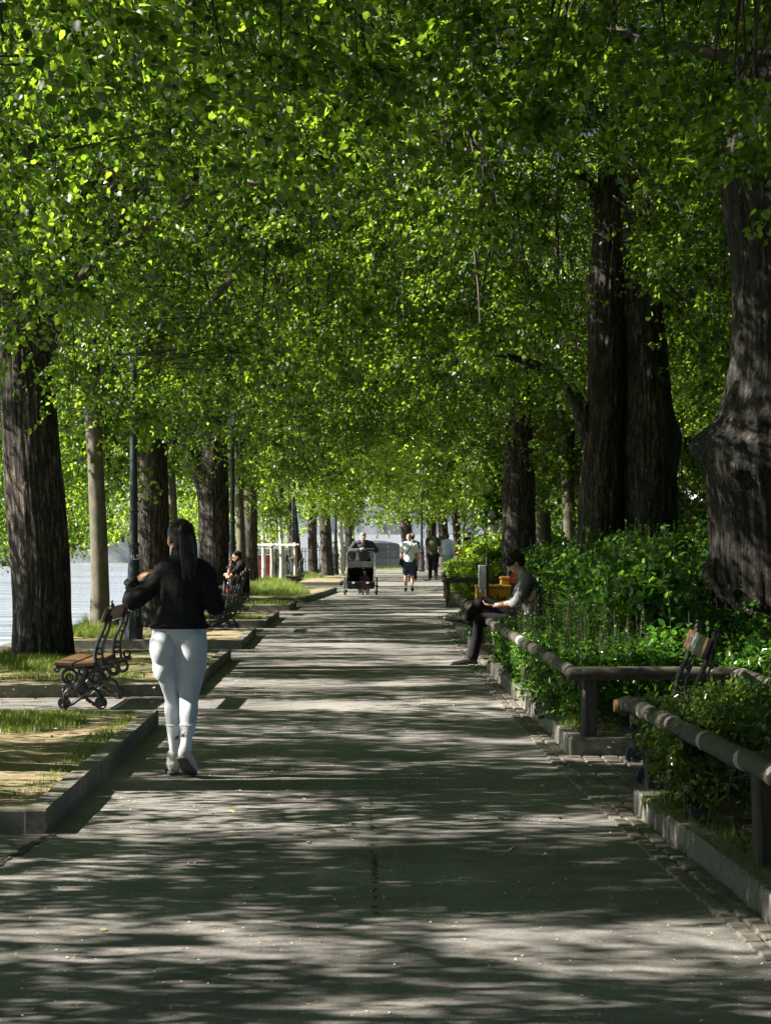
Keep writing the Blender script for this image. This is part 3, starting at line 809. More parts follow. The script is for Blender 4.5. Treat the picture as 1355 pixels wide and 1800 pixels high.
    for i in range(16):
        j = r.uniform(-1, 1); q = r.uniform(-1, .3)
        tl.append(tube([root + V3((j * .012, 0, 0)), Q(329 + j * 4, 925, -.115 + q * .02), Q(334 + j * 11, 942, -.125 + q * .04), Q(337 + j * 14, 968, -.12 + q * .04), Q(338 + j * 13, 990 + r.uniform(0, 8), -.13 + q * .03), Q(337 + j * 11, 1006 + r.uniform(0, 16), -.14 + q * .02)],
                       [.012, .015, .015, .014, .011, .004], n=7))
    obj('ponytail', fuse(tl, 'ponytail', .007, 1), HAIR_B, hr)
    tie = MB(); tie.ring(root + V3((.004, -.008, .004)), .030, .010, (.8, 0, .6), (0, 1, 0), n=18, m=8); tie.build('hair_tie', M['black_paint'], hr)
jogger()

# ---- reader on the right bench: legs crossed, head bent over what he holds (faces -x)
def seated(loc, label, **k): pass
JR = dict(pelvis=(0, -.02, .50), waist=(0, -.04, .66), chest=(0, .02, .86), neck=(0, .08, 1.05), head=(0, .175, 1.185), look=(0, .78, -.62),
          sh_l=(-.19, .05, .985), sh_r=(.19, .05, .985), el_l=(-.25, .17, .735), el_r=(.25, .17, .735),
          wr_l=(-.10, .42, .70), wr_r=(.10, .40, .70), ha_l=(.5, .8, .1), ha_r=(-.5, .8, .1),
          hip_l=(-.10, .02, .50), hip_r=(.10, .02, .50), kn_l=(-.12, .58, .53), kn_r=(.10, .54, .73),
          an_l=(-.12, .67, .10), an_r=(-.13, .75, .53), toe_l=(-.15, .89, .04), toe_r=(-.12, .97, .555), heel_l=(-.11, .64, .04), heel_r=(-.14, .69, .50))
RX, RY = 1.80, 21.2
gt = cloth('grey_tee', (.13, .135, .138), (.17, .175, .178), bscale=9, dist=.03)
bk = cloth('black_denim', (.008, .008, .010), (.014, .014, .016), bscale=9, dist=.02)
reader, at, rot, JJ, _ = human('person with dark hair reading cross-legged on the right bench, in grey top', JR, (RX, RY, -.03), PI / 2, scale=1.09,
      top=gt, bottom=bk, shoes=pmat('black_boot', (.008, .008, .008), (.02, .02, .02), scale=20, rough=.45), hair=HAIR_D, hairstyle='mop', sleeve='elbow', eyes=True, voxel=.011, hands=(.8, .8))
bt = MB()   # the dark booklet held open in both hands
for q in (-1, 1): bt.box((q * .062, .49, .745), (.125, .175, .012), ry=q * -.25, rx=.55, bev=.003)
book = bt.build('book', M['black_paint'], None, smooth=False); book.matrix_world = reader.matrix_world
tag(book, 'dark open booklet held by the seated reader on the right', 'book')

# ---- man on the left bench, hand to his chin, sunglasses and beard (faces -x)
JL = dict(pelvis=(0, -.03, .50), waist=(0, -.04, .67), chest=(0, .0, .87), neck=(0, .04, 1.07), head=(0, .105, 1.20), look=(0, .93, -.36),
          sh_l=(-.19, .02, 1.0), sh_r=(.19, .02, 1.0), el_l=(-.22, .24, .79), el_r=(.10, .30, .76),
          wr_l=(.02, .30, .80), wr_r=(.03, .24, 1.02), ha_l=(.8, .3, .2), ha_r=(-.1, -.15, .9),
          hip_l=(-.10, .02, .50), hip_r=(.10, .02, .50), kn_l=(-.13, .47, .52), kn_r=(.13, .47, .52),
          an_l=(-.12, .50, .09), an_r=(.12, .50, .09), toe_l=(-.13, .70, .035), toe_r=(.13, .70, .035))
LX, LY = -2.98, 35.5
bt_ = cloth('black_tee', (.008, .008, .009), (.014, .014, .015), bscale=9, dist=.02)
man_l, at, rot, JJ, _ = human('bearded man in black t-shirt and sunglasses sitting on the left bench, chin on hand', JL, (LX, LY, 0), PI / 2, skin=SKIN,
      top=bt_, bottom=bk, shoes=M['black_paint'], hair=HAIR_D, hairstyle='short', sleeve='short', voxel=.012, hands=(.6, .8))
gl = MB()
for q in (-1, 1):
    gl.add(*ball(at(q * .034, .082, .008), (.030, .012, .020), rot=rot, n=12, m=8)); gl.tube([at(q * .066, .07, .012), at(q * .08, -.01, .014)], .004, n=6, sub=1)
gl.build('sunglasses', M['black_paint'], man_l)
obj('beard', fuse([ball(at(0, .040, -.072), (.056, .050, .042), rot=rot), ball(at(0, .0, -.055), (.070, .045, .040), rot=rot)], 'beard', .01, 1), HAIR_D, man_l)

# ---- man leaning on the stroller handle, looking down at his phone (faces the camera)
JD = dict(pelvis=(0, -.18, .93), waist=(0, -.06, 1.10), chest=(0, .10, 1.27), neck=(0, .20, 1.42), head=(0, .275, 1.545), look=(0, .86, -.50),
          sh_l=(-.20, .13, 1.375), sh_r=(.20, .13, 1.375), el_l=(-.37, .26, 1.17), el_r=(.37, .26, 1.17), wr_l=(-.10, .42, 1.20), wr_r=(.10, .42, 1.20),
          ha_l=(.75, .4, .25), ha_r=(-.75, .4, .25), hip_l=(-.10, -.18, .90), hip_r=(.10, -.18, .90), kn_l=(-.11, -.02, .49), kn_r=(.10, -.16, .48),
          an_l=(-.11, .02, .085), an_r=(.10, -.34, .12), toe_l=(-.13, .19, .03), toe_r=(.11, -.18, .03))
DX, DY = -.64, 48.35 + .85 / K
dad, at, rot, JJ, _ = human('man in grey cap and dark top leaning on the black stroller with phone', JD, (DX, DY, 0), PI, scale=1.06,
      top=cloth('charcoal_top', (.035, .045, .055), (.06, .07, .085)), bottom=cloth('dark_jeans', (.012, .014, .018)), shoes=M['black_paint'], hair=HAIR_D, hairstyle='fringe', sock=M['white_paint'], eyes=True, fat=1.12, hands=(.9, .9))
cap(dad, at, rot, cloth('grey_cap', (.16, .17, .16)))
ph = MB(); ph.box((0, .50, 1.235), (.075, .012, .15), rx=.9, bev=.003)
pho = ph.build('phone', M['black_paint'], None); pho.matrix_world = dad.matrix_world; tag(pho, 'dark phone held by the man leaning on the stroller', 'phone')

# ---- walkers seen from behind
def rx(J, f):  # mirrored stride
    out = {}
    for k, v in J.items():
        k2 = k[:-1] + ('r' if k.endswith('_l') else 'l') if k.endswith(('_l', '_r')) else k
        out[k2] = (-v[0], v[1], v[2])
    return out
ws = cloth('white_polo', (.66, .70, .75), (.72, .75, .80), bscale=8, dist=.03)
m1, at, rot, JJ, _ = human('heavyset man walking away in white short-sleeved shirt and navy shorts', walk(.10, .05, .02), (.71, 51.3, 0), 0, scale=1.0, skin=SKIN,
      top=ws, bottom=cloth('navy_shorts', (.035, .045, .09), (.05, .06, .12)), shoes=M['black_paint'], hair=HAIR_G, hairstyle='short', sleeve='short', leg='short', fat=1.14, hands=(.4, .6), sock=M['white_paint'])
sb = MB(); sb.tube([V3((.10, -.20, 1.46)), V3((.02, -.215, 1.30)), V3((-.12, -.205, 1.10)), V3((-.235, -.12, .93))], [(.017, .006)] * 4, side=(1, 0, .6), n=8)
sb.tube([V3((.10, -.17, 1.46)), V3((.07, .0, 1.52)), V3((.0, .17, 1.36)), V3((-.2, .12, 1.0))], [(.017, .006)] * 4, n=8)
bag_root = empty('shoulder_bag', (0, 0, 0), 0, 'dark shoulder bag on a diagonal strap across the white-shirted man\'s back', 'bag'); bag_root.matrix_world = m1.matrix_world
sb.build('strap', M['black_paint'], bag_root)
bb = MB(); bb.box((-.275, -.02, .90), (.09, .26, .22), bev=.03); bb.build('pouch', cloth('bag_cloth', (.03, .035, .05)), bag_root)

m2, at, rot, JJ, _ = human('person in dark clothes and straw hat half hidden behind the white-shirted man', rx(walk(.24, .10), 1), (1.02, 64.5, 0), 0, scale=1.02,
      top=cloth('black_top', (.012, .012, .014)), bottom=bk, shoes=M['black_paint'], hair=HAIR_D, hairstyle='short', leg='long', sleeve='short')
hm = MB(); H = [ball(at(0, -.01, .08), (.085, .095, .07), rot=rot), ball(at(0, -.01, .055), (.150, .160, .012), rot=rot, n=22)]
obj('straw_hat', fuse(H, 'straw_hat', .009, 1), cloth('straw', (.48, .36, .22)), m2)

m3, at, rot, JJ, _ = human('man walking away with an olive backpack, grey top and black trousers', walk(.16, .08), (1.84, 66.0, 0), 0, scale=1.11, skin=SKIN2,
      top=cloth('grey_top', (.05, .052, .052), (.075, .078, .075)), bottom=bk, shoes=M['black_paint'], hair=HAIR_B, hairstyle='short', sleeve='short')
bp_ = empty('backpack', (0, 0, 0), 0, 'olive backpack worn by the man in black trousers', 'backpack'); bp_.matrix_world = m3.matrix_world
olive = cloth('olive_canvas', (.075, .085, .035), (.11, .12, .05))
obj('pack_body', fuse([tube([V3((0, -.18, 1.13)), V3((0, -.20, 1.25)), V3((0, -.17, 1.40))], [(.14, .075), (.15, .09), (.12, .06)], n=16)], 'pack', .014, 2), olive, bp_)
obj('front_pocket', fuse([tube([V3((0, -.26, 1.12)), V3((0, -.27, 1.22))], [(.10, .04), (.10, .03)], n=14)], 'pocket', .014, 1), olive, bp_)
for q in (-1, 1):
    st = MB(); st.tube([V3((q * .10, -.12, 1.46)), V3((q * .12, .02, 1.52)), V3((q * .14, .15, 1.30)), V3((q * .15, .0, 1.06))], [(.025, .008)] * 4, n=8); st.build('strap', olive, bp_)

m4, at, rot, JJ, _ = human('person in pale denim jacket, pale jeans and red cap on the path by the hedge', rx(walk(.14, .06), 1), (2.58, 71.5, 0), -.15, scale=1.05,
      top=cloth('pale_denim', (.42, .50, .60), (.58, .65, .73), bscale=9, dist=.04), bottom=cloth('pale_jeans', (.26, .33, .44), (.42, .48, .58)), shoes=M['white_paint'], hair=HAIR_D, hairstyle='short')
cap(m4, at, rot, cloth('red_cap', (.28, .05, .05)))
m5, at, rot, JJ, _ = human('dark-haired person in black standing behind the far hedge by the path', walk(.10, .06), (3.88, 79.0, 0), .4, scale=1.12, skin=SKIN2,
      top=cloth('black_sweat', (.012, .012, .015)), bottom=bk, shoes=M['black_paint'], hair=HAIR_B, hairstyle='bun')
JP = dict(JL); JP.update(wr_r=(.1, .45, .80), el_r=(.22, .2, .80), ha_r=(0, 1, -.1), head=(0, .26, 1.16), neck=(0, .18, 1.05), chest=(0, .08, .87), look=(0, .6, -.8))
m6, at, rot, JJ, _ = human('person in pink top bending forward on a seat beside the far hedge', JP, (3.45, 75.5, .18), PI / 2 - .2, scale=1.0,
      top=cloth('pink_top', (.62, .35, .40), (.70, .45, .48)), bottom=cloth('teal_trousers', (.10, .30, .28)), shoes=M['white_paint'], hair=HAIR_D, hairstyle='short', sleeve='short')
# ------------------------------------------------------------------ benches
def text_mesh(body, size, ext=.001):
    cu = bpy.data.curves.new('writing', 'FONT'); cu.body = body; cu.size = size; cu.extrude = ext; cu.align_x = 'CENTER'; cu.align_y = 'CENTER'
    o = bpy.data.objects.new('tmp_text', cu); COL.objects.link(o)
    me = bpy.data.meshes.new_from_object(o.evaluated_get(bpy.context.evaluated_depsgraph_get()))
    bpy.data.objects.remove(o); me.name = 'writing'
    return me

BL = 1.55
def bench_frame(y):
    mb = MB(); U, Wv = (1, 0, 0), (0, 0, 1)
    p = lambda x, z, dy=0: V3((x, y + dy, z))
    fl = dict(side=(0, 1, 0), n=8)
    for x in (0, .335):                                            # feet scrolls with little wheels
        mb.tube([p(x, .06, -.020), p(x, .06, .020)], .042, n=18, sub=1, round_cap=False)
        mb.ring(p(x, .06), .046, .013, U, Wv, n=20, m=6)
        mb.tube([p(x, .0), p(x, .03)], .030, n=8, sub=1)
    mb.tube([p(0, .05), p(.06, .045), p(.12, .085), p(.17, .11), (.22, y, .085), p(.28, .045), p(.335, .05)], [(.026, .017)] * 7, **fl)
    mb.tube([p(0, .09), p(.012, .155), p(.06, .19), p(.12, .165), p(.17, .12)], [(.024, .016)] * 5, **fl)
    mb.tube([p(.335, .09), p(.31, .16), p(.26, .19), p(.21, .165), p(.17, .12)], [(.024, .016)] * 5, **fl)
    mb.tube([p(.12, .18), p(.165, .26), p(.20, .34), p(.19, .385)], [(.028, .035), (.028, .030), (.026, .026), (.03, .03)], **fl)
    mb.add(*ball(p(.165, .20), (.055, .026, .060)))
    for x, z, r in ((.05, .30, .066), (.285, .292, .058), (.372, .318, .050), (.165, .345, .030)):
        mb.ring(p(x, z), r, .0145, U, Wv, n=22, m=7)
    for x, z in ((.05, .30), (.285, .292)): mb.ring(p(x, z - .012), .030, .011, U, Wv, n=14, m=6)
    mb.add(*ball(p(-.004, .175), .018)); mb.add(*ball(p(-.004, .205), .012))
    mb.tube([p(-.004, .10), p(-.004, .17)], .010, n=8, sub=1)
    mb.tube([p(-.07, .385), p(.05, .392), p(.20, .375), p(.34, .385), p(.44, .395)], [(.026, .020)] * 5, **fl)
    mb.ring(p(-.065, .365), .022, .010, U, Wv, n=14, m=6)
    mb.tube([p(.30, .36), p(.287, .43), p(.283, .50), p(.305, .60), p(.360, .73), p(.405, .85), p(.432, .93)], [(.026, .018)] * 7, **fl)
    mb.tube([p(.365, .38), p(.352, .46), p(.348, .53), p(.368, .62), p(.412, .74), p(.432, .84)], [(.024, .013)] * 6, **fl)
    mb.tube([p(.283, .47), p(.31, .455), p(.352, .47)], [(.02, .012)] * 3, **fl)
    mb.tube([p(.365, .66), p(.385, .655), p(.40, .70)], [(.02, .010)] * 3, **fl)
    mb.ring(p(.322, .53), .026, .010, U, Wv, n=14, m=6)
    mb.ring(p(.415, .44), .030, .011, U, Wv, n=14, m=6)
    mb.add(*ball(p(.436, .945), (.024, .026, .030))); mb.add(*ball(p(.437, .985), .012))
    return mb

def make_bench():
    root = empty('park_bench')
    for y in (0, BL): bench_frame(y).build('iron_frame', M['iron'], root)
    for x, z, w, ry in ((.005, .418, .172, .06), (.193, .411, .180, -.05)):
        mb = MB(); mb.box((x, BL / 2, z), (w, BL + .16, .034), ry=ry, bev=.006); mb.build('seat_plank', M['plank'], root, smooth=False)
    mb = MB(); mb.box((.378, BL / 2, .862), (.030, BL + .16, .135), ry=.36, bev=.006); mb.build('backrest', M['plank'], root, smooth=False)
    mb = MB(); mb.tube([(.165, 0, .20), (.165, BL, .20)], .012, n=8, sub=1); mb.build('tie_rod', M['iron'], root)
    return root
BG = 'iron and wood park benches'
bench0 = make_bench()
def place_bench(loc, rz, label, o=None):
    o = o or copy_tree(bench0)
    o.location = loc; o.rotation_euler = (0, 0, rz); tag(o, label, 'bench', BG); return o
place_bench((-2.925, 15.55, 0), 0.0, 'scrolled iron bench with brown planks at left, empty, beside the jogger', bench0)
place_bench((-2.93, 28.55, 0), 0, 'iron bench mostly hidden behind the jogger, only its scrolled feet showing')
place_bench((-3.28, 34.85, 0), 0, 'iron bench on the left under the man in sunglasses')
place_bench((-3.05, 53.5, 0), .0, 'small far iron bench left of the path, beyond the tall grass by the staked sapling')
b_r = place_bench((1.63, 10.72, 0), -.05, 'iron bench with graffiti on its backrest, half buried in the near right hedge')
place_bench((1.42, 20.70, 0), 0, 'iron bench on the right under the person reading')
gp = pmat('teal_spray', (.10, .30, .33), (.22, .45, .46), scale=30, rough=.6)
mb = MB(); r = random.Random(2)
for k in range(7):
    y = BL * .5 + (k - 3) * .085; mb.tube([(-.001, y, r.uniform(-.05, -.02)), (-.001, y + r.uniform(-.06, .06), r.uniform(0, .03)), (-.001, y + r.uniform(-.03, .06), r.uniform(.03, .06))], [(.0012, .012)] * 3, side=(1, 0, 0), n=6)
sp = mb.build('graffiti', gp, b_r); sp.location = (.3605, 0, .862); sp.rotation_euler = (0, .36, 0)
# drinks on the left bench
mb = MB(); mb.lathe((0, 0, 0), [(.030, 0), (.033, .01), (.033, .085), (.031, .10), (.033, .14), (.020, .19), (.013, .205), (.013, .225)], 14)
cola = mb.build('drink_bottle', pmat('dark_cola', (.03, .012, .008), rough=.15)); cola.location = (-3.22, 34.96, .437); tag(cola, 'cola bottle with a red label standing on the left bench', 'bottle')
mb = MB(); mb.lathe((0, 0, 0), [(.0338, .045), (.0338, .125)], 14); mb.build('bottle_label', pmat('red_label', (.60, .03, .05), (.65, .5, .5), scale=60, lo=.55, hi=.62), cola)
mb = MB(); mb.lathe((0, 0, 0), [(.0145, .222), (.0145, .242)], 12); mb.build('bottle_cap', M['white_paint'], cola)
mb = MB(); mb.lathe((0, 0, 0), [(.034, 0), (.036, .01), (.036, .17), (.020, .215), (.020, .235)], 14)
fl_ = mb.build('flask', pmat('olive_flask', (.11, .10, .06), rough=.35, metal=.4)); fl_.location = (-3.30, 35.02, .437); tag(fl_, 'olive metal flask standing beside the cola bottle', 'flask')
mb = MB(); mb.lathe((0, 0, 0), [(.022, .236), (.022, .265), (.015, .272)], 12); mb.build('flask_cap', M['black_paint'], fl_)

# ------------------------------------------------------------------ street lamps
def make_lamp(H=4.15):
    root = empty('street_lamp'); A8 = Matrix.Rotation(PI / 8, 3, 'Z')
    mb = MB(); mb.lathe((0, 0, 0), [(.158, 0), (.158, .13), (.140, .15), (.140, .30), (.128, .33), (.122, .60), (.112, .84), (.128, .86), (.128, .90), (.150, .92), (.150, .955), (.118, .985), (.088, 1.02)], 8, axis=A8)
    mb.build('plinth', M['lamp_iron'], root, ang=20)
    mb = MB(); mb.lathe((0, 0, 1.018), [(.086, 0), (.082, .2), (.070, .42), (.086, .44), (.086, .475), (.062, .50), (.058, .9), (.072, .92), (.072, .95), (.055, .97), (.050, H - 1.9), (.066, H - 1.88), (.066, H - 1.85), (.046, H - 1.82), (.043, H - 1.05)], 16)
    mb.build('shaft', M['lamp_iron'], root, ang=25)
    mb = MB(); z = H - .62; mb.tube([(-.17, 0, z), (.17, 0, z)], .014, n=8, sub=1); mb.add(*ball((-.19, 0, z), .024)); mb.add(*ball((.19, 0, z), .024)); mb.build('ladder_bar', M['lamp_iron'], root)
    lt = MB(); z = H
    for i in range(6):
        a = PI * i / 3; c, s_ = math.cos(a), math.sin(a); lt.tube([(.075 * c, .075 * s_, z - .05), (.145 * c, .145 * s_, z + .32)], .009, n=6, sub=1)
    lt.lathe((0, 0, z - .09), [(.045, 0), (.085, .03), (.085, .05)], 6); lt.lathe((0, 0, z + .31), [(.160, 0), (.165, .02), (.09, .10), (.05, .12), (.05, .15), (.018, .17), (.018, .21)], 6)
    lo = lt.build('lantern', M['lamp_iron'], root, ang=20)
    mb = MB(); mb.lathe((0, 0, z - .045), [(.068, 0), (.138, .355)], 6); mb.build('glass', pmat('lamp_glass', (.55, .58, .55), rough=.25, spec=.6), lo, ang=10)
    return root
lamp0 = make_lamp()
LG = 'black lamp posts along the path'
lamps = [((-3.58, 24.3), 'black lamp post with white scrawled tags on its plinth, just left of the jogger', 1),
         ((-3.42, 38.2), 'black lamp post rising behind the seated man with sunglasses', 1.0),
         ((-3.1, 57.6), 'lamp post in front of the far dark trunk behind the staked sapling', .97),
         ((-2.05, 70.5), 'far lamp post standing behind the man with the stroller, at the left row of trees', 1.0),
         ((1.78, 84.0), 'slim far lamp post rising beside the white-shirted man, before the bridge', 1.0),
         ((4.05, 88.0), 'farthest lamp post, by the round sign at the end of the path', 1.0)]
for i, ((x, y), lab, sc) in enumerate(lamps):
    o = lamp0 if i == 0 else copy_tree(lamp0)
    o.location = (x, y, 0); o.rotation_euler = (0, 0, .1 * i); o.scale = (sc,) * 3; tag(o, lab, 'street lamp', LG)
pw = pmat('white_marker', (.55, .57, .58), rough=.7)
for body, sz, x, z, vert, a in (('MLS', .10, .0, 1.30, 0, -90), ('NCE', .085, 0, .60, 1, -112), ('MAVELD', .085, 0, .62, 1, -67)):
    me = text_mesh(body, sz); me.transform(Matrix.Rotation(PI / 2, 4, 'X'))
    if vert: me.transform(Matrix.Rotation(PI / 2, 4, 'Y'))
    o = obj('writing', me, pw, lamp0); aa = math.radians(a); rr = .1195 if vert else .0845
    o.location = (rr * math.cos(aa), rr * math.sin(aa), z); o.rotation_euler = (0, 0, aa + PI / 2)

# ------------------------------------------------------------------ low log fences
def log(mb, a, b, r, seed, n=14):
    rr = random.Random(seed); a = V3(a); b = V3(b); k = max(4, int((b - a).length / .35)); pts = []; rad = []
    for i in range(k + 1):
        t = i / k; pts.append(a.lerp(b, t) + V3((rr.uniform(-.006, .006), 0, rr.uniform(-.006, .006)))); rad.append(r * rr.uniform(.95, 1.05))
    V, F = tube(pts, rad, side=(0, 0, 1), n=n, sub=3)
    V = np.array([v + (np.array((0, 0, 1)) * (.007 * mnoise.noise(V3(v) * 9) + .004 * mnoise.noise(V3(v) * 25)) + np.array((1., 0, 0)) * .005 * mnoise.noise(V3(v) * 19 + V3((5, 5, 5)))) for v in V])
    mb.add(V, F)
def bands(mb, a, b, r, ts):
    a = V3(a); b = V3(b); u = (b - a).normalized()
    for t in ts:
        c = a.lerp(b, t); mb.tube([c - u * .012, c + u * .012], r * 1.035, side=(0, 0, 1), n=18, sub=1)
def post(parent, x, y, z0, z1, w=.10, seed=0):
    r = random.Random(seed); mb = MB(); mb.box((0, 0, (z0 + z1) / 2), (w, w, z1 - z0), rz=r.uniform(-.2, .2), bev=.012)
    o = mb.build('post', M['post_wood'], parent, smooth=False); o.location = (x, y, 0); o.rotation_euler = (r.uniform(-.02, .02), r.uniform(-.03, .01), 0)
def fence(label, rails, posts, seed):
    root = empty('log_fence', (0, 0, 0), 0, label, 'fence', 'low log fences around the right beds')
    for i, (a, b, r, ts) in enumerate(rails):
        mb = MB(); log(mb, a, b, r, seed * 10 + i); ro = mb.build('rail', M['rail_log'], root, ang=60)
        for t_ in ts: mb = MB(); bands(mb, a, b, r, (t_,)); mb.build('band', M['ring_mark'], ro)
    for i, (x, y, z0, z1) in enumerate(posts): post(root, x, y, z0, z1, seed=seed + i)
    return root
RZ = .59
fa = fence('nearest log rail fence at right, its worn rail leaving at the frame edge', [((1.42, 9.96, RZ), (1.80, 2.6, RZ), .047, (.06, .16, .255, .35, .42, .52, .66)), ((1.40, 10.02, RZ - .02), (2.9, 10.10, RZ - .02), .05, ())],
           [(1.60, 8.73, .0, .60), (1.655, 7.4, .0, .60), (1.75, 5.6, .0, .60), (1.83, 3.8, 0, .6), (1.55, 9.86, 0, .56)], 1)
mb = MB(); mb.lathe((1.36, 10.018, RZ - .02), [(.040, 0), (.037, .02)], 14, axis=Matrix.Rotation(-PI / 2, 3, 'Y')); mb.build('cut_end', M['cut_wood'], fa)
fence('log rail fence turning the corner behind the graffiti bench', [((1.35, 12.2, RZ), (1.21, 20.0, RZ), .048, (.18, .19, .36, .39, .50, .51, .66, .70, .85)), ((1.33, 12.17, RZ), (2.52, 12.2, RZ), .049, ()), ((2.50, 12.2, RZ - .005), (2.56, 10.2, RZ - .01), .055, (.12, .2, .5))],
      [(1.46, 12.26, 0, .56), (1.40, 14.15, 0, .57), (1.36, 16.3, 0, .57), (1.33, 18.2, 0, .57), (1.31, 19.9, 0, .57), (2.45, 12.26, 0, .56)], 20)
fence('far log rail fence in front of the bright clipped hedge', [((1.36, 39.5, .62), (2.95, 39.6, .62), .058, ()), ((1.38, 39.5, .62), (1.62, 48, .62), .055, ())], [(1.46, 39.56, 0, .6), (2.8, 39.62, 0, .6), (1.52, 42, 0, .6), (1.58, 45, 0, .6)], 40)
fence('short log rail fence behind the reader\'s bench', [((1.22, 23.3, RZ), (1.20, 28.6, RZ), .055, (.3, .6)), ((1.22, 23.28, RZ), (2.6, 23.3, RZ), .055, ())], [(1.32, 23.4, 0, .57), (1.3, 26, 0, .57), (1.3, 28.4, 0, .57)], 60)

# ------------------------------------------------------------------ bins, boxes and post on the right
yel = pmat('yellow_grp', (.62, .27, .02), (.72, .36, .04), scale=6, rough=.5, bump=.1, dist=.01)
def grit_box(x0, x1, y, z0, z1, dep, label, scr=True, seed=1):
    root = empty('grit_box', ((x0 + x1) / 2, y + dep / 2, 0), 0, label, 'grit box', 'yellow grit boxes')
    w = x1 - x0; mb = MB(); mb.box((0, 0, (z0 + z1 - .06) / 2), (w, dep, z1 - z0 - .06), bev=.02); mb.build('bin_body', yel, root, smooth=False)
    mb = MB(); mb.box((0, 0, z1 - .028), (w + .03, dep + .03, .055), bev=.015); mb.build('lid', yel, root, smooth=False)
    if scr:
        r = random.Random(seed); mb = MB(); x = -w * .36
        pt = []
        while x < w * .36:
            for dx, lo_, hi_ in ((0, .25, .4), (.03, .55, .78), (.06, .3, .5), (.085, .5, .75)): pt.append((x + dx, -dep / 2 - .004, z0 + (z1 - z0) * r.uniform(lo_, hi_)))
            x += .10
        mb.tube(pt, [(.004, .012)] * len(pt), side=(0, 1, 0), n=6)
        mb.build('graffiti', M['black_paint'], root)
grit_box(2.00, 2.52, 34.3, 0, .64, .5, 'wide yellow grit box with black scrawl, behind the reader', True, 3)
grit_box(1.80, 1.985, 34.0, 0, .66, .4, 'narrow orange-yellow grit box with black scrawl, beside the black post', True, 4)
grit_box(2.36, 2.54, 34.95, 0, .80, .4, 'small orange box standing behind the wide yellow grit box', False)
root = empty('meter_post', (2.01, 33.75, 0), 0, 'black post carrying a long grey metal box, beside the yellow grit boxes', 'post')
mb = MB(); mb.tube([(0, 0, 0), (0, 0, 1.18)], .032, n=12, sub=1); mb.build('pole', M['iron'], root)
mb = MB(); mb.box((-.10, -.05, .82), (.155, .12, .46), bev=.012); mb.box((-.10, -.05, .56), (.10, .09, .10), bev=.01); mb.build('meter_box', pmat('grey_metal', (.40, .42, .43), (.50, .52, .53), scale=20, rough=.4, metal=.5), root, smooth=False)
mb = MB(); mb.ring((.06, 0, 1.06), .045, .012, (1, 0, 0), (0, 0, 1)); mb.build('hook', M['iron'], root)
dk = pmat('dark_plastic', (.018, .020, .022), (.03, .032, .034), scale=10, rough=.45)
def wheelie(x, y, label, w=.62, h=1.36, rz=0):
    root = empty('wheeled_bin', (x, y, 0), rz, label, 'wheeled bin', 'dark wheeled bins')
    mb = MB(); V = []; 
    for z, k in ((.10, .82), (.12, .84), (h - .16, 1.0)): V.append((z, k))
    for (z0, k0), (z1, k1) in zip(V, V[1:]):
        pts = [(-w / 2 * k0, -w / 2 * k0, z0), (w / 2 * k0, -w / 2 * k0, z0), (w / 2 * k0, w / 2 * k0, z0), (-w / 2 * k0, w / 2 * k0, z0), (-w / 2 * k1, -w / 2 * k1, z1), (w / 2 * k1, -w / 2 * k1, z1), (w / 2 * k1, w / 2 * k1, z1), (-w / 2 * k1, w / 2 * k1, z1)]
        mb.add(pts, [(0, 1, 5, 4), (1, 2, 6, 5), (2, 3, 7, 6), (3, 0, 4, 7), (0, 3, 2, 1), (4, 5, 6, 7)])
    mb.build('bin_body', dk, root, smooth=False)
    mb = MB(); mb.box((0, 0, h - .09), (w + .06, w + .05, .05), bev=.02); mb.box((0, .02, h - .05), (w * .9, w * .8, .06), bev=.03); mb.build('lid', dk, root, smooth=False)
    for k in (-.3, .05, .3):
        mb = MB(); mb.box((k * w, -w / 2 - .02, h - .18), (.10, .03, .09), bev=.008); mb.build('lid_catch', pmat('grey_catch', (.12, .13, .14), rough=.5), root, smooth=False)
    for s_ in (-1, 1):
        mb = MB(); mb.tube([(s_ * w * .38 - .02, w * .3, .10), (s_ * w * .38 + .02, w * .3, .10)], .10, n=16, sub=1); mb.build('wheel', M['black_paint'], root)
    return root
wb = wheelie(2.98, 36.4, 'large dark wheeled bin with a red and white sticker, behind the reader\'s head', .80, 1.40)
mb = MB(); mb.box((-.25, -.395, .80), (.14, .004, .34), ry=.3); mb.build('sticker', pmat('red_sticker', (.55, .04, .06), rough=.5), wb, smooth=False)
mb = MB(); mb.box((-.07, -.398, .98), (.20, .004, .12), ry=-.2); mb.build('paper_label', M['white_paint'], wb, smooth=False)
wheelie(3.95, 36.9, 'second dark wheeled bin, half hidden by leaves right of the stickered bin', .80, 1.36)

# ------------------------------------------------------------------ stroller with a child
root = empty('child_stroller', (-.70, 48.35, 0), 0, 'black two-wheeled child trailer stroller pushed towards the camera', 'stroller')
blk = cloth('black_nylon', (.010, .010, .012), (.02, .02, .022), bump=.5, bscale=10, dist=.03, rough=.5)
def side_panel(s_):
    mb = MB(); x = s_ * .37
    pts = [(x, -.42, .20), (x, -.40, .40), (x * .95, -.30, .74), (x * .9, -.12, .93), (x * .9, .30, .92), (x, .36, .30), (x, .30, .18)]
    q = [(a + s_ * .015, b, c) for a, b, c in pts]; n = len(pts)
    mb.add(pts + q, [tuple(range(n)), tuple(range(2 * n - 1, n - 1, -1))] + [(i, (i + 1) % n, n + (i + 1) % n, n + i) for i in range(n)])
    mb.build('side_panel', blk, root, smooth=False)
for s_ in (-1, 1): side_panel(s_)
mb = MB(); mb.box((0, -.42, .285), (.74, .03, .20), bev=.012); mb.box((0, -.05, .19), (.70, .70, .03), bev=.01); mb.box((0, .31, .55), (.70, .03, .70), bev=.01); mb.build('tub', blk, root, smooth=False)
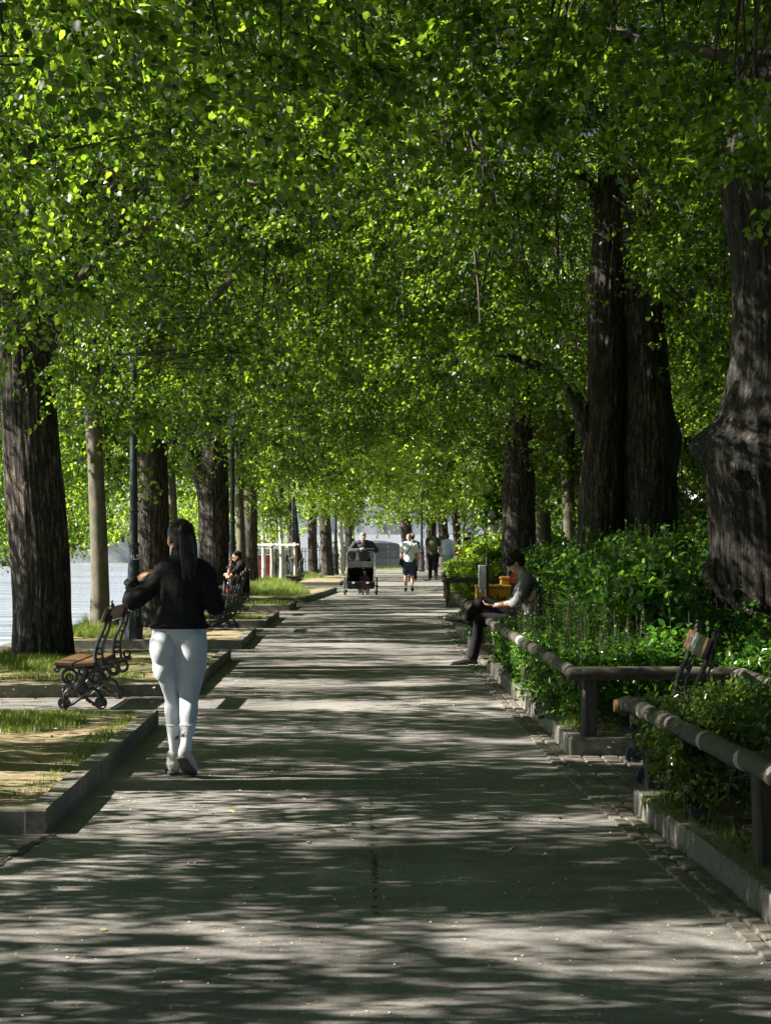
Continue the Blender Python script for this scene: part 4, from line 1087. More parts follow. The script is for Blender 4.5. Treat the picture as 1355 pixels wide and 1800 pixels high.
mb = MB(); mb.tube([(-.34, -.32, .76), (0, -.36, .78), (.34, -.32, .76)], [(.03, .02)] * 3, n=8)
V = []; F = []
for i in range(9):
    u = i / 8
    for j in range(7):
        v = j / 6; x = (u - .5) * .70; y = -.34 + .62 * v; z = .745 + .20 * math.sin(min(1, v * 1.6) * PI / 2) + .012 * math.sin(u * 17 + v * 4)
        V.append((x, y, z))
for i in range(8):
    for j in range(6): F.append((i * 7 + j, i * 7 + 7 + j, i * 7 + 8 + j, i * 7 + j + 1))
mb.add(V, F); mb.build('canopy', blk, root)
gm = pmat('stroller_frame', (.20, .21, .22), rough=.35, metal=.7)
for s_ in (-1, 1):
    mb = MB(); mb.tube([(s_ * .40, -.42, .25), (s_ * .40, -.32, .72), (s_ * .39, -.05, .94)], .013, n=8); mb.build('frame_tube', gm, root)
    mb = MB(); mb.box((s_ * .20, -.44, .345), (.07, .012, .045), bev=.004); mb.build('reflector', M['white_paint'], root, smooth=False)
    w = MB(); w.ring((s_ * .455, .05, .25), .235, .022, (0, 1, 0), (0, 0, 1), n=28, m=8); wh_ = w.build('wheel', M['black_paint'], root)
    w = MB(); w.ring((s_ * .455, .05, .25), .205, .008, (0, 1, 0), (0, 0, 1), n=24, m=6)
    for k in range(10):
        a = PI * k / 5; w.tube([(s_ * .455, .05, .25), (s_ * .455, .05 + .20 * math.cos(a), .25 + .20 * math.sin(a))], .0025, n=4, sub=1)
    w.tube([(s_ * .43, .05, .25), (s_ * .48, .05, .25)], .025, n=10, sub=1); w.build('rim', gm, wh_)
    w = MB(); w.ring((s_ * .43, -.52, .11), .095, .020, (0, 1, 0), (0, 0, 1), n=22, m=8); w.tube([(s_ * .415, -.52, .11), (s_ * .445, -.52, .11)], .05, n=12, sub=1); w.build('front_wheel', M['black_paint'], root)
    w = MB(); w.tube([(s_ * .43, -.52, .12), (s_ * .42, -.46, .22), (s_ * .40, -.38, .26)], .012, n=8); w.build('fork', gm, root)
mb = MB(); mb.tube([(-.385, .10, .90), (-.40, .22, 1.08), (-.36, .28, 1.20), (-.28, .30, 1.225), (0, .30, 1.225), (.28, .30, 1.225), (.36, .28, 1.20), (.40, .22, 1.08), (.385, .10, .90)], .014, n=8); mb.build('push_handle', M['black_paint'], root)
# the child inside
JC = dict(pelvis=(0, -.02, .42), waist=(0, -.05, .56), chest=(0, -.05, .72), neck=(0, -.03, .88), head=(0, .02, 1.02), look=(0, 1, -.1), sh_l=(-.15, -.03, .83), sh_r=(.15, -.03, .83),
          el_l=(-.2, .10, .66), el_r=(.2, .10, .66), wr_l=(-.08, .24, .62), wr_r=(.08, .24, .62), hip_l=(-.09, .02, .42), hip_r=(.09, .02, .42), kn_l=(-.12, .34, .46), kn_r=(.12, .34, .46),
          an_l=(-.10, .40, .12), an_r=(.10, .40, .12), toe_l=(-.1, .54, .10), toe_r=(.1, .54, .10))
kid, at, rot, JJ, _ = human('small child in a pale hat sitting inside the black stroller', JC, (-.58, 48.35, -.02), PI, scale=.62, top=cloth('rose_top', (.30, .12, .14)), bottom=cloth('pink_pants', (.55, .36, .36)), shoes=M['white_paint'], hair=None, hairstyle=None, eyes=True, voxel=.015)
cap(kid, at, rot, cloth('pale_hat', (.55, .48, .46)), brim=True, name='hat')

# ------------------------------------------------------------------ staked sapling guard, far left
root = empty('tree_guard', (0, 0, 0), 0, 'pale wooden stake frame around two saplings, in tall grass left of the path', 'tree guard')
gz, gt_ = .08, 1.42
gp4 = [(-3.75, 56.2), (-2.95, 55.6), (-4.35, 57.4), (-3.45, 57.3)]
for x, y in gp4:
    mb = MB(); mb.tube([(x, y, 0), (x + .02, y, .8), (x, y, gt_)], .055, n=10, sub=2); mb.build('stake', M['stake'], root)
for a, b in ((0, 1), (1, 3), (3, 2), (2, 0)):
    for dz in (0.02,):
        A = V3((*gp4[a], gt_ - .05 + dz)); B = V3((*gp4[b], gt_ - .05 + dz)); u = (B - A).normalized() * .15
        mb = MB(); mb.tube([A - u, B + u], .042, n=8, sub=1); mb.build('crossbar', M['stake'], root)
for x, y in gp4:
    mb = MB(); mb.ring((x, y, gt_ - .09), .062, .016, (1, 0, 0), (0, 1, 0), n=14, m=6); mb.build('tie', M['post_wood'], root)

# ------------------------------------------------------------------ railing along the quay
rail_pts = [(-4.75, 44), (-4.75, 56), (-4.1, 70), (-3.1, 83.6), (-1.2, 92.4), (2.2, 97.4), (5.8, 105.3)]
root = empty('quay_railing', (0, 0, 0), 0, 'thin black iron railing along the quay edge, closing the end of the path', 'railing')
tot = []
for a, b in zip(rail_pts, rail_pts[1:]):
    a = V3((*a, 0)); b = V3((*b, 0)); n = max(1, round((b - a).length / 1.15)); tot += [a.lerp(b, i / n) for i in range(n)]
tot.append(V3((*rail_pts[-1], 0)))
for i, p_ in enumerate(tot):
    mb = MB(); mb.tube([p_, p_ + V3((0, 0, 1.16))], .024, n=8, sub=1); mb.add(*ball(p_ + V3((0, 0, 1.19)), .04, n=8, m=6)); mb.build('post', M['iron'], root)
for z in (1.06, .60, .14):
    mb = MB(); mb.tube([p_ + V3((0, 0, z)) for p_ in tot], .017, n=6, sub=1); mb.build('bar', M['iron'], root)

# ------------------------------------------------------------------ round traffic sign seen from its back
p_ = P(829, 901, 76); root = empty('traffic_sign', (p_.x, p_.y, 0), 0, 'round grey traffic sign seen from behind on a thin pole, far right of the path', 'traffic sign')
mb = MB(); mb.tube([(0, 0, 0), (0, 0, p_.z + .2)], .03, n=8, sub=1); mb.build('pole', pmat('sign_pole', (.06, .10, .09), rough=.5), root)
mb = MB(); mb.lathe((0, -.04, p_.z), [(.225, -.008), (.235, 0), (.225, .008)], 28, axis=Matrix.Rotation(PI / 2, 3, 'X')); mb.build('sign_disc', pmat('sign_back', (.10, .11, .12), (.14, .15, .16), scale=8, rough=.45), root)
# graffiti panels and red boxes behind the staked sapling
gw = pmat('pale_panel', (.50, .52, .54), (.62, .64, .66), scale=3, rough=.7)
root = empty('graffiti_panel', (-4.9, 66.5, 0), .12, 'pale panel covered in black graffiti behind the staked sapling', 'panel')
mb = MB(); mb.box((0, 0, .62), (2.5, .08, 1.15), bev=.01); mb.build('board', gw, root, smooth=False)
mb = MB(); r = random.Random(12)
pt = []
for k in range(15):
    x = -1.15 + k * .16; pt += [(x, -.044, r.uniform(.2, .5)), (x + r.uniform(-.05, .12), -.044, r.uniform(.5, .7)), (x + r.uniform(-.06, .10), -.044, r.uniform(.6, .95)), (x + .14, -.044, r.uniform(.4, 1.0))]
mb.tube(pt, [(.004, .022)] * len(pt), side=(0, 1, 0), n=6)
mb.build('graffiti', M['black_paint'], root)
red = pmat('red_enamel', (.24, .035, .04), (.32, .05, .055), scale=5, rough=.5)
for i, (px, w_, lab) in enumerate(((455, .24, 'left red box beside the sapling stakes, pale writing on it'), (474, .30, 'right red round-topped box seen between the sapling stakes'))):
    d_ = 62.5; x = (px - CX) * d_ / F_PX; root = empty('red_box', (x, d_, 0), 0, lab, 'box', 'red boxes behind the sapling')
    mb = MB(); mb.box((0, 0, .50), (w_, .35, .95), bev=.03); mb.build('cabinet', red, root, smooth=False)
    mb = MB(); mb.box((0, 0, 1.005), (w_ + .05, .40, .06), bev=.02); mb.build('lid', pmat('pale_red', (.35, .16, .16), rough=.5), root, smooth=False)
root = empty('litter_bin', (3.15, 71.0, 0), 0, 'small yellow litter bin beside the person in red cap', 'litter bin')
mb = MB(); mb.lathe((0, 0, 0), [(.19, .05), (.22, .1), (.24, .75)], 18); mb.build('bin_body', yel, root); mb = MB(); mb.ring((0, 0, .76), .235, .02, (1, 0, 0), (0, 1, 0), n=20); mb.build('rim', M['black_paint'], root)
# ------------------------------------------------------------------ leaves
def unit(a): return a / (np.linalg.norm(a, axis=-1, keepdims=True) + 1e-9)
LEAF_LIME = np.array([(0, 0, 0), (.22, -.42, .07), (.58, -.38, .05), (1, 0, -.10), (.58, .38, .05), (.22, .42, .07)])
LEAF_SLIM = np.array([(0, 0, 0), (.30, -.24, .05), (.66, -.22, .03), (1, 0, -.08), (.66, .22, .03), (.30, .24, .05)])
def leaves_mesh(name, C, D, Nn, L, tpl):
    """C base points, D tip directions, Nn rough normals, L lengths"""
    D = unit(D); Sd = unit(np.cross(D, Nn)); Nn = np.cross(Sd, D)
    V = C[:, None, :] + L[:, None, None] * (tpl[None, :, 0:1] * D[:, None, :] + tpl[None, :, 1:2] * Sd[:, None, :] + tpl[None, :, 2:3] * Nn[:, None, :])
    n = len(C); base = (np.arange(n) * 6)[:, None]
    loops = (base + np.array([[0, 1, 2, 3, 0, 3, 4, 5]])).ravel()
    return mesh_np(name, V.reshape(-1, 3), loops, np.arange(n * 2) * 4)

def spray_leaves(rng, centers, outward, Rc, n_twig, n_leaf, Lm, droop=.45, flat=.35):
    """leafy twigs fanning from every clump centre; returns C, D, N, L"""
    n = len(centers)
    td = rng.normal(size=(n, n_twig, 3)) * np.array((1, 1, flat)) + outward[:, None, :] * .8
    td = unit(td); tl = Rc[:, None] * rng.uniform(.55, 1.15, size=(n, n_twig))
    t = rng.uniform(.12, 1.0, size=(n, n_twig, n_leaf))
    p = centers[:, None, None, :] + td[:, :, None, :] * (tl[:, :, None] * t)[..., None]
    p[..., 2] -= droop * (t ** 2) * tl[:, :, None]
    p += rng.normal(size=p.shape) * .018
    side = rng.normal(size=p.shape); D = td[:, :, None, :] * .6 + unit(side) * .9; D[..., 2] -= .55
    Nn = rng.normal(size=p.shape) * .55; Nn[..., 2] += 1.0
    Nn += outward[:, None, None, :] * .25
    m = n * n_twig * n_leaf
    L = Lm * rng.uniform(.62, 1.2, size=m)
    return p.reshape(m, 3), D.reshape(m, 3), Nn.reshape(m, 3), L

def vnoise(p, s, o=0.0):
    return np.array([mnoise.noise(V3((a[0] * s + o, a[1] * s, a[2] * s))) for a in p])

def sample_crown(rng, n, R, c, zmin, core=1.2, corez=6.0, gap=-.05, gs=.42, off=0):
    out = []
    while sum(len(o) for o in out) < n:
        k = n * 2
        q = rng.uniform(-1, 1, size=(k, 3)); q = q[(np.abs(q) ** 2.8).sum(1) < 1]; k = len(q)
        p = q * np.array(R) + np.array(c)
        lim = np.array([zmin(x, y) for x, y in p[:, :2]]) + rng.normal(size=k) * .15
        ok = (p[:, 2] > lim) & ~((np.hypot(p[:, 0], p[:, 1]) < core) & (p[:, 2] < corez))
        p = p[ok]
        p = p[vnoise(p, gs, off) > gap]
        out.append(p)
    return np.concatenate(out)[:n]

def limb_set(rng, base_z=4.6, top=13.0, n=10, reach=4.3, lean=(0, 0)):
    L = []
    lead = [V3((0, 0, base_z - .8)), V3((lean[0] * .4, lean[1] * .4, base_z + 2)), V3((lean[0], lean[1], base_z + 5)), V3((lean[0] * 1.4, lean[1] * 1.4, top))]
    L.append((lead, [.24, .19, .12, .04]))
    for i in range(n):
        a = 2 * PI * i / n * 1.0 + rng.uniform(-.4, .4); z0 = base_z - .5 + (i % 4) * 1.3 + rng.uniform(0, .5)
        rr = reach * rng.uniform(.75, 1.05); up = rng.uniform(.6, 3.2)
        d = V3((math.cos(a), 1.35 * math.sin(a), 0)); w = V3((-d.y, d.x, 0)) * rng.uniform(-.7, .7)
        b = V3((0, 0, z0))
        pts = [b, b + d * rr * .3 + V3((0, 0, up * .55)) + w * .2, b + d * rr * .65 + V3((0, 0, up * .95)) + w * .7, b + d * rr + V3((0, 0, up * .9)) + w]
        L.append((pts, [.085, .065, .042, .014]))
        for q in (1, -1):
            p0 = pts[1].lerp(pts[2], rng.uniform(0, .9)); e = p0 + d * rr * .35 + V3((-d.y, d.x, 0)) * q * rr * rng.uniform(.25, .45) + V3((0, 0, rng.uniform(-.5, 1.0)))
            L.append(([p0, p0.lerp(e, .5) + V3((0, 0, .15)), e], [.032, .023, .010]))
    return L

def branches_mesh(name, limbs, clumps, twig_r=.011, r_scale=1.0, clump_share=1.0, rng=None):
    mb = MB(); pts = []
    for P_, r in limbs:
        V, F = tube(P_, [x * r_scale for x in r], n=8, sub=4, round_cap=False); mb.add(V, F)
        a = np.array([tuple(p) for p in P_])
        for i in range(len(a) - 1):
            for t in np.linspace(0, 1, 5): pts.append(a[i] * (1 - t) + a[i + 1] * t)
    pts = np.array(pts)
    V = []; F = []
    for k, c in enumerate(clumps):
        if rng is not None and rng.random() > clump_share: continue
        dd = np.linalg.norm(pts - c, axis=1) + (pts[:, 2] > c[2] + .5) * .6
        p = pts[dd.argmin()]; ln = np.linalg.norm(p - c)
        if ln > 1.3 and len(clumps) > 900: p = c + (p - c) * (1.3 / ln) + np.array((rng.normal() * .15, rng.normal() * .15, .1)) if rng is not None else p
        m = (p + c) / 2 + np.array((0, 0, .12 * np.linalg.norm(p - c))); b = len(V)
        for q, r in ((p, twig_r * 1.5), (m, twig_r), (c, twig_r * .4)):
            for i in range(3):
                a = 2 * PI * i / 3; V.append((q[0] + r * math.cos(a), q[1] + r * math.sin(a), q[2] + r * (.4 if i else -.4)))
        for s_ in range(2):
            for i in range(3):
                j = (i + 1) % 3; F.append((b + s_ * 3 + i, b + s_ * 3 + j, b + s_ * 3 + 3 + j, b + s_ * 3 + 3 + i))
    mb.add(V, F)
    me = bpy.data.meshes.new(name); me.from_pydata(mb.v, [], mb.f); me.update()
    me.polygons.foreach_set('use_smooth', [True] * len(me.polygons))
    return me

def crown_mesh(name, seed, n, R, c, zmin, twigs, leaves, L, Rc=(.45, .85), core=1.2, corez=6.0, gap=-.05, gs=.42, keep=None, limbs=None, tpl=LEAF_LIME, tw_r=.011, share=1.0, droop=.45, skirt=0, skz=1.5):
    rng = np.random.default_rng(seed)
    P_ = sample_crown(rng, n, R, c, zmin, core, corez, gap, gs, seed * 3.7)
    if skirt:                                             # low boughs drooping on the open side, away from the path
        q = rng.uniform(size=(skirt * 2, 3)) * np.array((4.4, 15, 2.6)) + np.array((-7.0, -7.5, skz))
        q[:, 2] += .35 * np.array([mnoise.noise(V3((a[0] * .7, a[1] * .7, seed))) for a in q])
        q = q[vnoise(q, .55, seed) > .0][:skirt]; P_ = np.concatenate([P_, q])
    if keep is not None: P_ = P_[np.array([keep(p) for p in P_])]
    out = P_ - np.array(c); out[:, 2] *= .3; out = unit(out)
    C, D, Nn, Ls = spray_leaves(rng, P_, out, rng.uniform(*Rc, size=len(P_)), twigs, leaves, L, droop)
    me = leaves_mesh(name, C, D, Nn, Ls, tpl)
    br = branches_mesh(name + '_branches', limbs if limbs is not None else limb_set(rng), P_, tw_r, rng=rng, clump_share=share)
    return me, br

def zmin_avenue(path=3.5, river=1.8, s=0.0):
    def f(x, y):
        t = min(1, max(0, (-x - .4) / 1.3))
        return path * (1 - t) + river * t + .45 * mnoise.noise(V3((x * .5 + s, y * .5, 3.1)))
    return f

# ------------------------------------------------------------------ trunks
def trunk_geo(rings, seed, nth=56, amp=.014, k=9.0, kz=1.6, step=.10, bumps=(), knob=None):
    """rings: (z, cx, cy, r), smoothed; bark ridges run up the stem. bumps: (z, angle, height, sz, sa)"""
    rings = np.array(sorted(rings)); z = rings[:, 0]; nz = max(6, int((z[-1] - z[0]) / step))
    V = []; F = []
    for j in range(nz + 1):
        zz = z[0] + (z[-1] - z[0]) * j / nz
        i = min(max(np.searchsorted(z, zz) - 1, 0), len(z) - 2)
        t = (zz - z[i]) / max(z[i + 1] - z[i], 1e-6)
        q = crom([rr for rr in rings], i + min(max(t, 0), .999999))
        for a_ in range(nth):
            a = 2 * PI * a_ / nth; ca, sa = math.cos(a), math.sin(a); r = q[3]
            p = V3((ca * k * .5, sa * k * .5, zz * kz * .5 + seed * 9.1))
            h = 1 - 2 * abs(mnoise.noise(p)) + .5 * (1 - 2 * abs(mnoise.noise(p * 2.1)))
            r += amp * (h - .6) + .035 * r * mnoise.noise(V3((ca * 1.6, sa * 1.6, zz * .8 + seed)))
            for bz, ba, bh, sz, sa_ in bumps:
                da = (a - ba + PI) % (2 * PI) - PI
                e = math.exp(-((zz - bz) / sz) ** 2 - (da / sa_) ** 2)
                if e > .01: r += bh * e * (1 + .35 * mnoise.noise(V3((ca * 5, sa * 5, zz * 5))))
            if knob:
                e = math.exp(-((zz - knob[0]) / knob[1]) ** 2); r += e * knob[2] * mnoise.noise(V3((ca * 3.4, sa * 3.4, zz * 4.2 + 7)))
            V.append((q[1] + r * ca, q[2] + r * sa, zz))
    for j in range(nz):
        for a_ in range(nth):
            b = (a_ + 1) % nth; F.append((j * nth + a_, j * nth + b, (j + 1) * nth + b, (j + 1) * nth + a_))
    F.append(tuple(nz * nth + i for i in range(nth)))
    return V, F
def px_rings(rows, d, base, ext=()):
    out = []
    for y, xl, xr in rows:
        out.append((CAM_H - (y - HOR) * d / F_PX, ((xl + xr) / 2 - CX) * d / F_PX - base[0], 0.0, (xr - xl) / 2 * d / F_PX))
    return out + list(ext)
def trunk_mesh(name, geos):
    mb = MB()
    for V, F in geos: mb.add(V, F)
    me = bpy.data.meshes.new(name); me.from_pydata(mb.v, [], mb.f); me.update()
    me.polygons.foreach_set('use_smooth', [True] * len(me.polygons)); return me

TG = 'old lime trees lining the avenue'
def tree(label, loc, rz, tm, cm, bm_, bark=None, group=TG, name='lime_tree', leaf=None, sc=1.0, cat='tree', brz=None):
    root = empty(name, loc, 0, label, cat, group)
    bark = bark or M['bark']; leaf = leaf or M['lime_leaf']
    t = obj('trunk', tm, None, root)
    if not tm.materials: tm.materials.append(bark)
    for nm, me, mt in (('branches', bm_, M['twig']), ('crown', cm, leaf)):
        if me is None: continue
        if not me.materials: me.materials.append(mt)
        o = obj(nm, me, None, root); o.rotation_euler = (0, 0, rz); o.scale = (sc, sc, sc)
    return root

# shared crown variants
NEAR = dict(n=2050, R=(5.9, 8.2, 5.6), c=(-.9, 0, 8.2), twigs=9, leaves=19, L=.059, gs=.5, gap=.16, core=.75, corez=5.0, Rc=(.36, .72), skirt=260)
zA = zmin_avenue()
_rg = random.Random(4)
def keep_ray(p, o=V3((2.75, .75, .75)), d=sdir):          # gap made in the boughs along the sun ray, so a beam lights the jogger
    q = V3(p) - o; return (q - d * q.dot(d)).length > .50 or _rg.random() < .12
CA, BA = crown_mesh('crown_a', 1, zmin=zmin_avenue(s=0), keep=keep_ray, **dict(NEAR, n=2500))
CB, BB = crown_mesh('crown_b', 2, zmin=zmin_avenue(3.4, 1.7, 8), **dict(NEAR, n=2600))
FARK = dict(n=640, R=(4.4, 6.6, 4.6), c=(0, 0, 7.4), twigs=6, leaves=9, L=.125, share=.5, gs=.45, gap=.05, skirt=60)
CF, BF = crown_mesh('crown_f', 3, zmin=zmin_avenue(3.0, 1.8, 4), Rc=(.5, .95), **FARK)
CG, BG_ = crown_mesh('crown_g', 4, zmin=zmin_avenue(2.7, 1.6, 14), Rc=(.5, .95), **FARK)
YK = dict(R=(.95, .95, 2.7), c=(0, 0, 4.7), core=.2, corez=3.0)
CY, BY = crown_mesh('crown_y', 5, n=210, zmin=lambda x, y: 2.1, twigs=6, leaves=12, L=.066, Rc=(.22, .42), limbs=[([V3((0, 0, 3.6)), V3((-.15, 0, 5)), V3((-.3, 0, 7))], [.07, .05, .02]), ([V3((0, 0, 3.6)), V3((.25, .1, 5)), V3((.5, .2, 6.6))], [.06, .04, .02])], **YK)

for _m in (CF, CG): _m.materials.append(M['sunlit_leaf'])
def gen_trunk(r, h=6.0, seed=1, lean=(0, 0), nth=40, amp=.012):
    return trunk_geo([(-.1, 0, 0, r * 1.35), (.25, 0, 0, r * 1.12), (1.2, lean[0] * .2, lean[1] * .2, r), (3.0, lean[0] * .5, lean[1] * .5, r * .93), (4.6, lean[0] * .8, lean[1] * .8, r * .85), (h, lean[0], lean[1], r * .55)], seed, nth, amp, step=.12)

gt0 = trunk_mesh('trunk', [gen_trunk(.36, seed=3)])
tree('lime tree outside the left edge, nearest the camera, hanging into the top left corner', (-4.15, 3.2, 0), .12, gt0, CB, BB)
tree('lime tree outside the left edge by the near bed, boughs crossing the upper left', (-4.1, 10.6, 0), 0, gt0, CA, BA)
# T1
_k1 = dict(NEAR); _k1.update(core=.35, corez=3.6); C1 = crown_mesh('crown_t', 31, zmin=zmin_avenue(3.15, 1.8, 2), **_k1)
b1 = ((76 - CX) * 20.5 / F_PX, 20.5)
t1 = px_rings([(1176, 14, 138), (1150, 22, 131), (1080, 24, 125), (1000, 22, 122), (900, 14, 116), (800, 8, 106), (680, 4, 97), (560, 0, 88)], 20.5, b1, [(6.4, -.30, 0, .22)])
tree('thick furrowed lime trunk at far left, grass at its foot, beside the empty bench', (*b1, 0), .1, trunk_mesh('trunk', [trunk_geo(t1, 11, 130, .020, 15, 1.3, .05)]), *C1)
# T3
b3 = ((268 - CX) * 30 / F_PX, 30.0)
t3 = px_rings([(1112, 230, 306), (1085, 235, 302), (1000, 238, 299), (900, 237, 297), (800, 240, 294), (720, 243, 293), (640, 250, 290)], 30, b3, [(6.6, .0, 0, .2)])
tree('dark lime trunk directly behind the jogger\'s head and the tagged lamp post', (*b3, 0), -.12, trunk_mesh('trunk', [trunk_geo(t3, 12, 90, .017, 13, 1.3, .07)]), CA, BA)
# T5 forked
b5 = ((377 - CX) * 41 / F_PX, 41.0)
t5 = px_rings([(1064, 344, 412), (1030, 350, 408), (960, 350, 405), (900, 350, 403), (850, 346, 401), (800, 352, 400)], 41, b5, [(5.2, .0, 0, .26)])
k = 41 / F_PX
fork = tube([V3(((370 - CX) * k - b5[0], 0, CAM_H - (870 - HOR) * k)), V3(((343 - CX) * k - b5[0], 0, CAM_H - (815 - HOR) * k)), V3(((325 - CX) * k - b5[0], 0, CAM_H - (760 - HOR) * k)), V3(((312 - CX) * k - b5[0], .2, CAM_H - (690 - HOR) * k))], [.27, .20, .16, .08], n=14)
tree('forked lime trunk behind the left bench, its left limb rising into the leaves', (*b5, 0), .1, trunk_mesh('trunk', [trunk_geo(t5, 13, 80, .018, 13, 1.3, .08), fork]), CB, BB)
# right row
def keepR(loc, rz, boxes):
    cr, sr = math.cos(rz), math.sin(rz)
    def f(p):
        x, y = p[0] * cr - p[1] * sr + loc[0], (p[0] * sr + p[1] * cr) / K + loc[1]
        if y < 2.5: return True
        px, py = CX + x * F_PX / y, HOR - (p[2] - CAM_H) * F_PX / y; w = .28 * F_PX / y
        for (x0, x1, y0, y1, dmin, dmax) in boxes:
            if dmin < y < dmax and x0 - w < px < x1 + w and y0 - w * .6 < py < y1: return False
        return True
    return f
WIN = [(1030, 1100, 300, 1000, 0, 25.7), (1090, 1190, 520, 1000, 0, 25.7), (1250, 1360, 330, 1100, 0, 17.7)]
def right_crown(seed, loc, rz, zp=3.5, zr=2.6, **kw):
    K = dict(NEAR); K.update(core=1.1, corez=6.0); K.update(kw)
    return crown_mesh('crown_r%d' % seed, seed, limbs=limb_set(np.random.default_rng(seed + 90), base_z=6.6, n=8, reach=4.0), zmin=zmin_avenue(zp, zr, seed), keep=keepR(loc, rz, WIN), **K)
l8 = (4.5, 8.2); cm, bm_ = right_crown(21, l8, PI, zp=2.9, zr=3.2)
tree('lime tree outside the right edge, its low leafy bough hanging across the top right', (*l8, 0), PI, gt0, cm, bm_)
b18 = ((1358 - CX) * 18 / F_PX, 18.0); k18 = 18 / F_PX
r18 = [(1215, 1230, 1486), (1085, 1250, 1466), (1000, 1247, 1469), (950, 1246, 1470), (860, 1243, 1473), (790, 1252, 1464), (740, 1262, 1454), (680, 1276, 1440), (600, 1289, 1427), (450, 1285, 1431), (330, 1266, 1450), (270, 1250, 1470)]
zz = lambda y: CAM_H - (y - HOR) * k18
t18 = px_rings(r18, 18, b18, [(7.0, .1, 0, .34)])
g18 = trunk_geo(t18, 14, 170, .020, 17, 1.3, .04, bumps=((zz(785), PI + .25, .24, .20, .55), (zz(830), PI + .9, .12, .22, .5), (zz(1010), PI + .2, .11, .13, .22), (zz(800), PI * 1.5, .10, .25, .6), (zz(690), PI * 1.6, .05, .2, .5)), knob=(zz(800), .34, .06))
cm, bm_ = right_crown(22, b18, PI + .2, zp=3.6)
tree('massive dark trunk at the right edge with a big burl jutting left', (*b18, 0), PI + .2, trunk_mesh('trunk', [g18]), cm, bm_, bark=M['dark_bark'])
b26 = ((1100 - CX) * 26 / F_PX, 26.0); k26 = 26 / F_PX
A = px_rings([(1130, 1000, 1096), (985, 1012, 1090), (850, 1020, 1092), (700, 1032, 1096), (500, 1034, 1098), (380, 1046, 1100), (300, 1052, 1100), (180, 1062, 1100)], 26, b26, [(9.6, -.05, 0, .10)])
Bq = px_rings([(1130, 1082, 1212), (985, 1090, 1194), (850, 1092, 1190), (770, 1090, 1192), (700, 1094, 1180), (540, 1084, 1166), (400, 1076, 1150), (300, 1074, 1136)], 26, b26, [(8.6, .25, .1, .15)])
Bq = [(a, b, c + .12, r) for a, b, c, r in Bq]
W26 = lambda x, y, o=0: V3(((x - CX) * k26 - b26[0], o, CAM_H - (y - HOR) * k26))
lb1 = tube([W26(1072, 400), W26(1045, 355, -.1), W26(1015, 312, -.25), W26(985, 268, -.5), W26(940, 225, -.9)], [.13, .115, .10, .08, .05], n=12)
lb2 = tube([W26(1032, 760), W26(1012, 705, -.1), W26(990, 675, -.2), W26(960, 656, -.4), W26(915, 640, -.8), W26(860, 632, -1.2)], [.15, .12, .10, .085, .06, .03], n=12)
cm, bm_ = right_crown(23, b26, PI - .3, zp=3.7)
tree('twin-stemmed lime with two fused trunks rising from the right shrubs', (*b26, 0), PI - .3, trunk_mesh('trunk', [trunk_geo(A, 15, 110, .018, 13, 1.3, .06), trunk_geo(Bq, 16, 120, .018, 14, 1.3, .06, bumps=((W26(0, 770).z, .2, .06, .25, .5),)), lb1, lb2]), cm, bm_)
b40 = ((911 - CX) * 40 / F_PX, 40.0)
t40 = px_rings([(1066, 876, 946), (985, 881, 941), (900, 883, 940), (800, 886, 938), (700, 890, 934)], 40, b40, [(6.5, 0, 0, .2)])
tree('dark lime trunk behind the reader and the wheeled bins', (*b40, 0), PI + .2, trunk_mesh('trunk', [trunk_geo(t40, 17, 80, .017, 13, 1.3, .08)]), CA, BA)
# far rows: x, base y or distance, width px, lean
FR = [(523, 66, 21, -.7, 'leaning dark far trunk just right of the staked sapling'), (550, 73, 16, -.1, 'slim far trunk in the left row, second right of the staked sapling'),
      (576, 69, 20, -.35, 'thick far trunk in the left row, left of the far lamp post'), (619, 80, 17, -.5, 'far trunk in the left row directly behind the stroller man'),
      (722, 86, 21, -.9, 'far trunk beside the white-shirted man, leaning left into the leaves'), (757, 88, 18, .1, 'straight far trunk behind the man with the olive backpack'),
      (783, 90, 18, -.5, 'curving far trunk behind the person in pale denim'), (806, 87, 14, -.4, 'thin leaning far trunk left of the round traffic sign')]
for i, (px, d, w, ln, lab) in enumerate(FR):
    x = (px - CX) * d / F_PX; r = w * d / F_PX / 2
    tree(lab, (x, d, 0), (i % 3 - 1) * .3 + (PI if px > 640 else 0), trunk_mesh('trunk', [gen_trunk(r, 5.8, 40 + i, (ln * .8, 0), 28, .02)]), CF if i % 2 else CG, BF if i % 2 else BG_, group='far trees of the avenue', sc=.92)
tree('second right-row lime beyond the wheeled bins, mostly foliage over the hedge', (4.4, 54, 0), PI, trunk_mesh('trunk', [gen_trunk(.3, 6, 60)]), CF, BF)
tree('left-row lime beyond the seated man, hidden behind nearer trunks', (-4.15, 52.5, 0), .1, trunk_mesh('trunk', [gen_trunk(.22, 6, 61)]), CG, BG_)
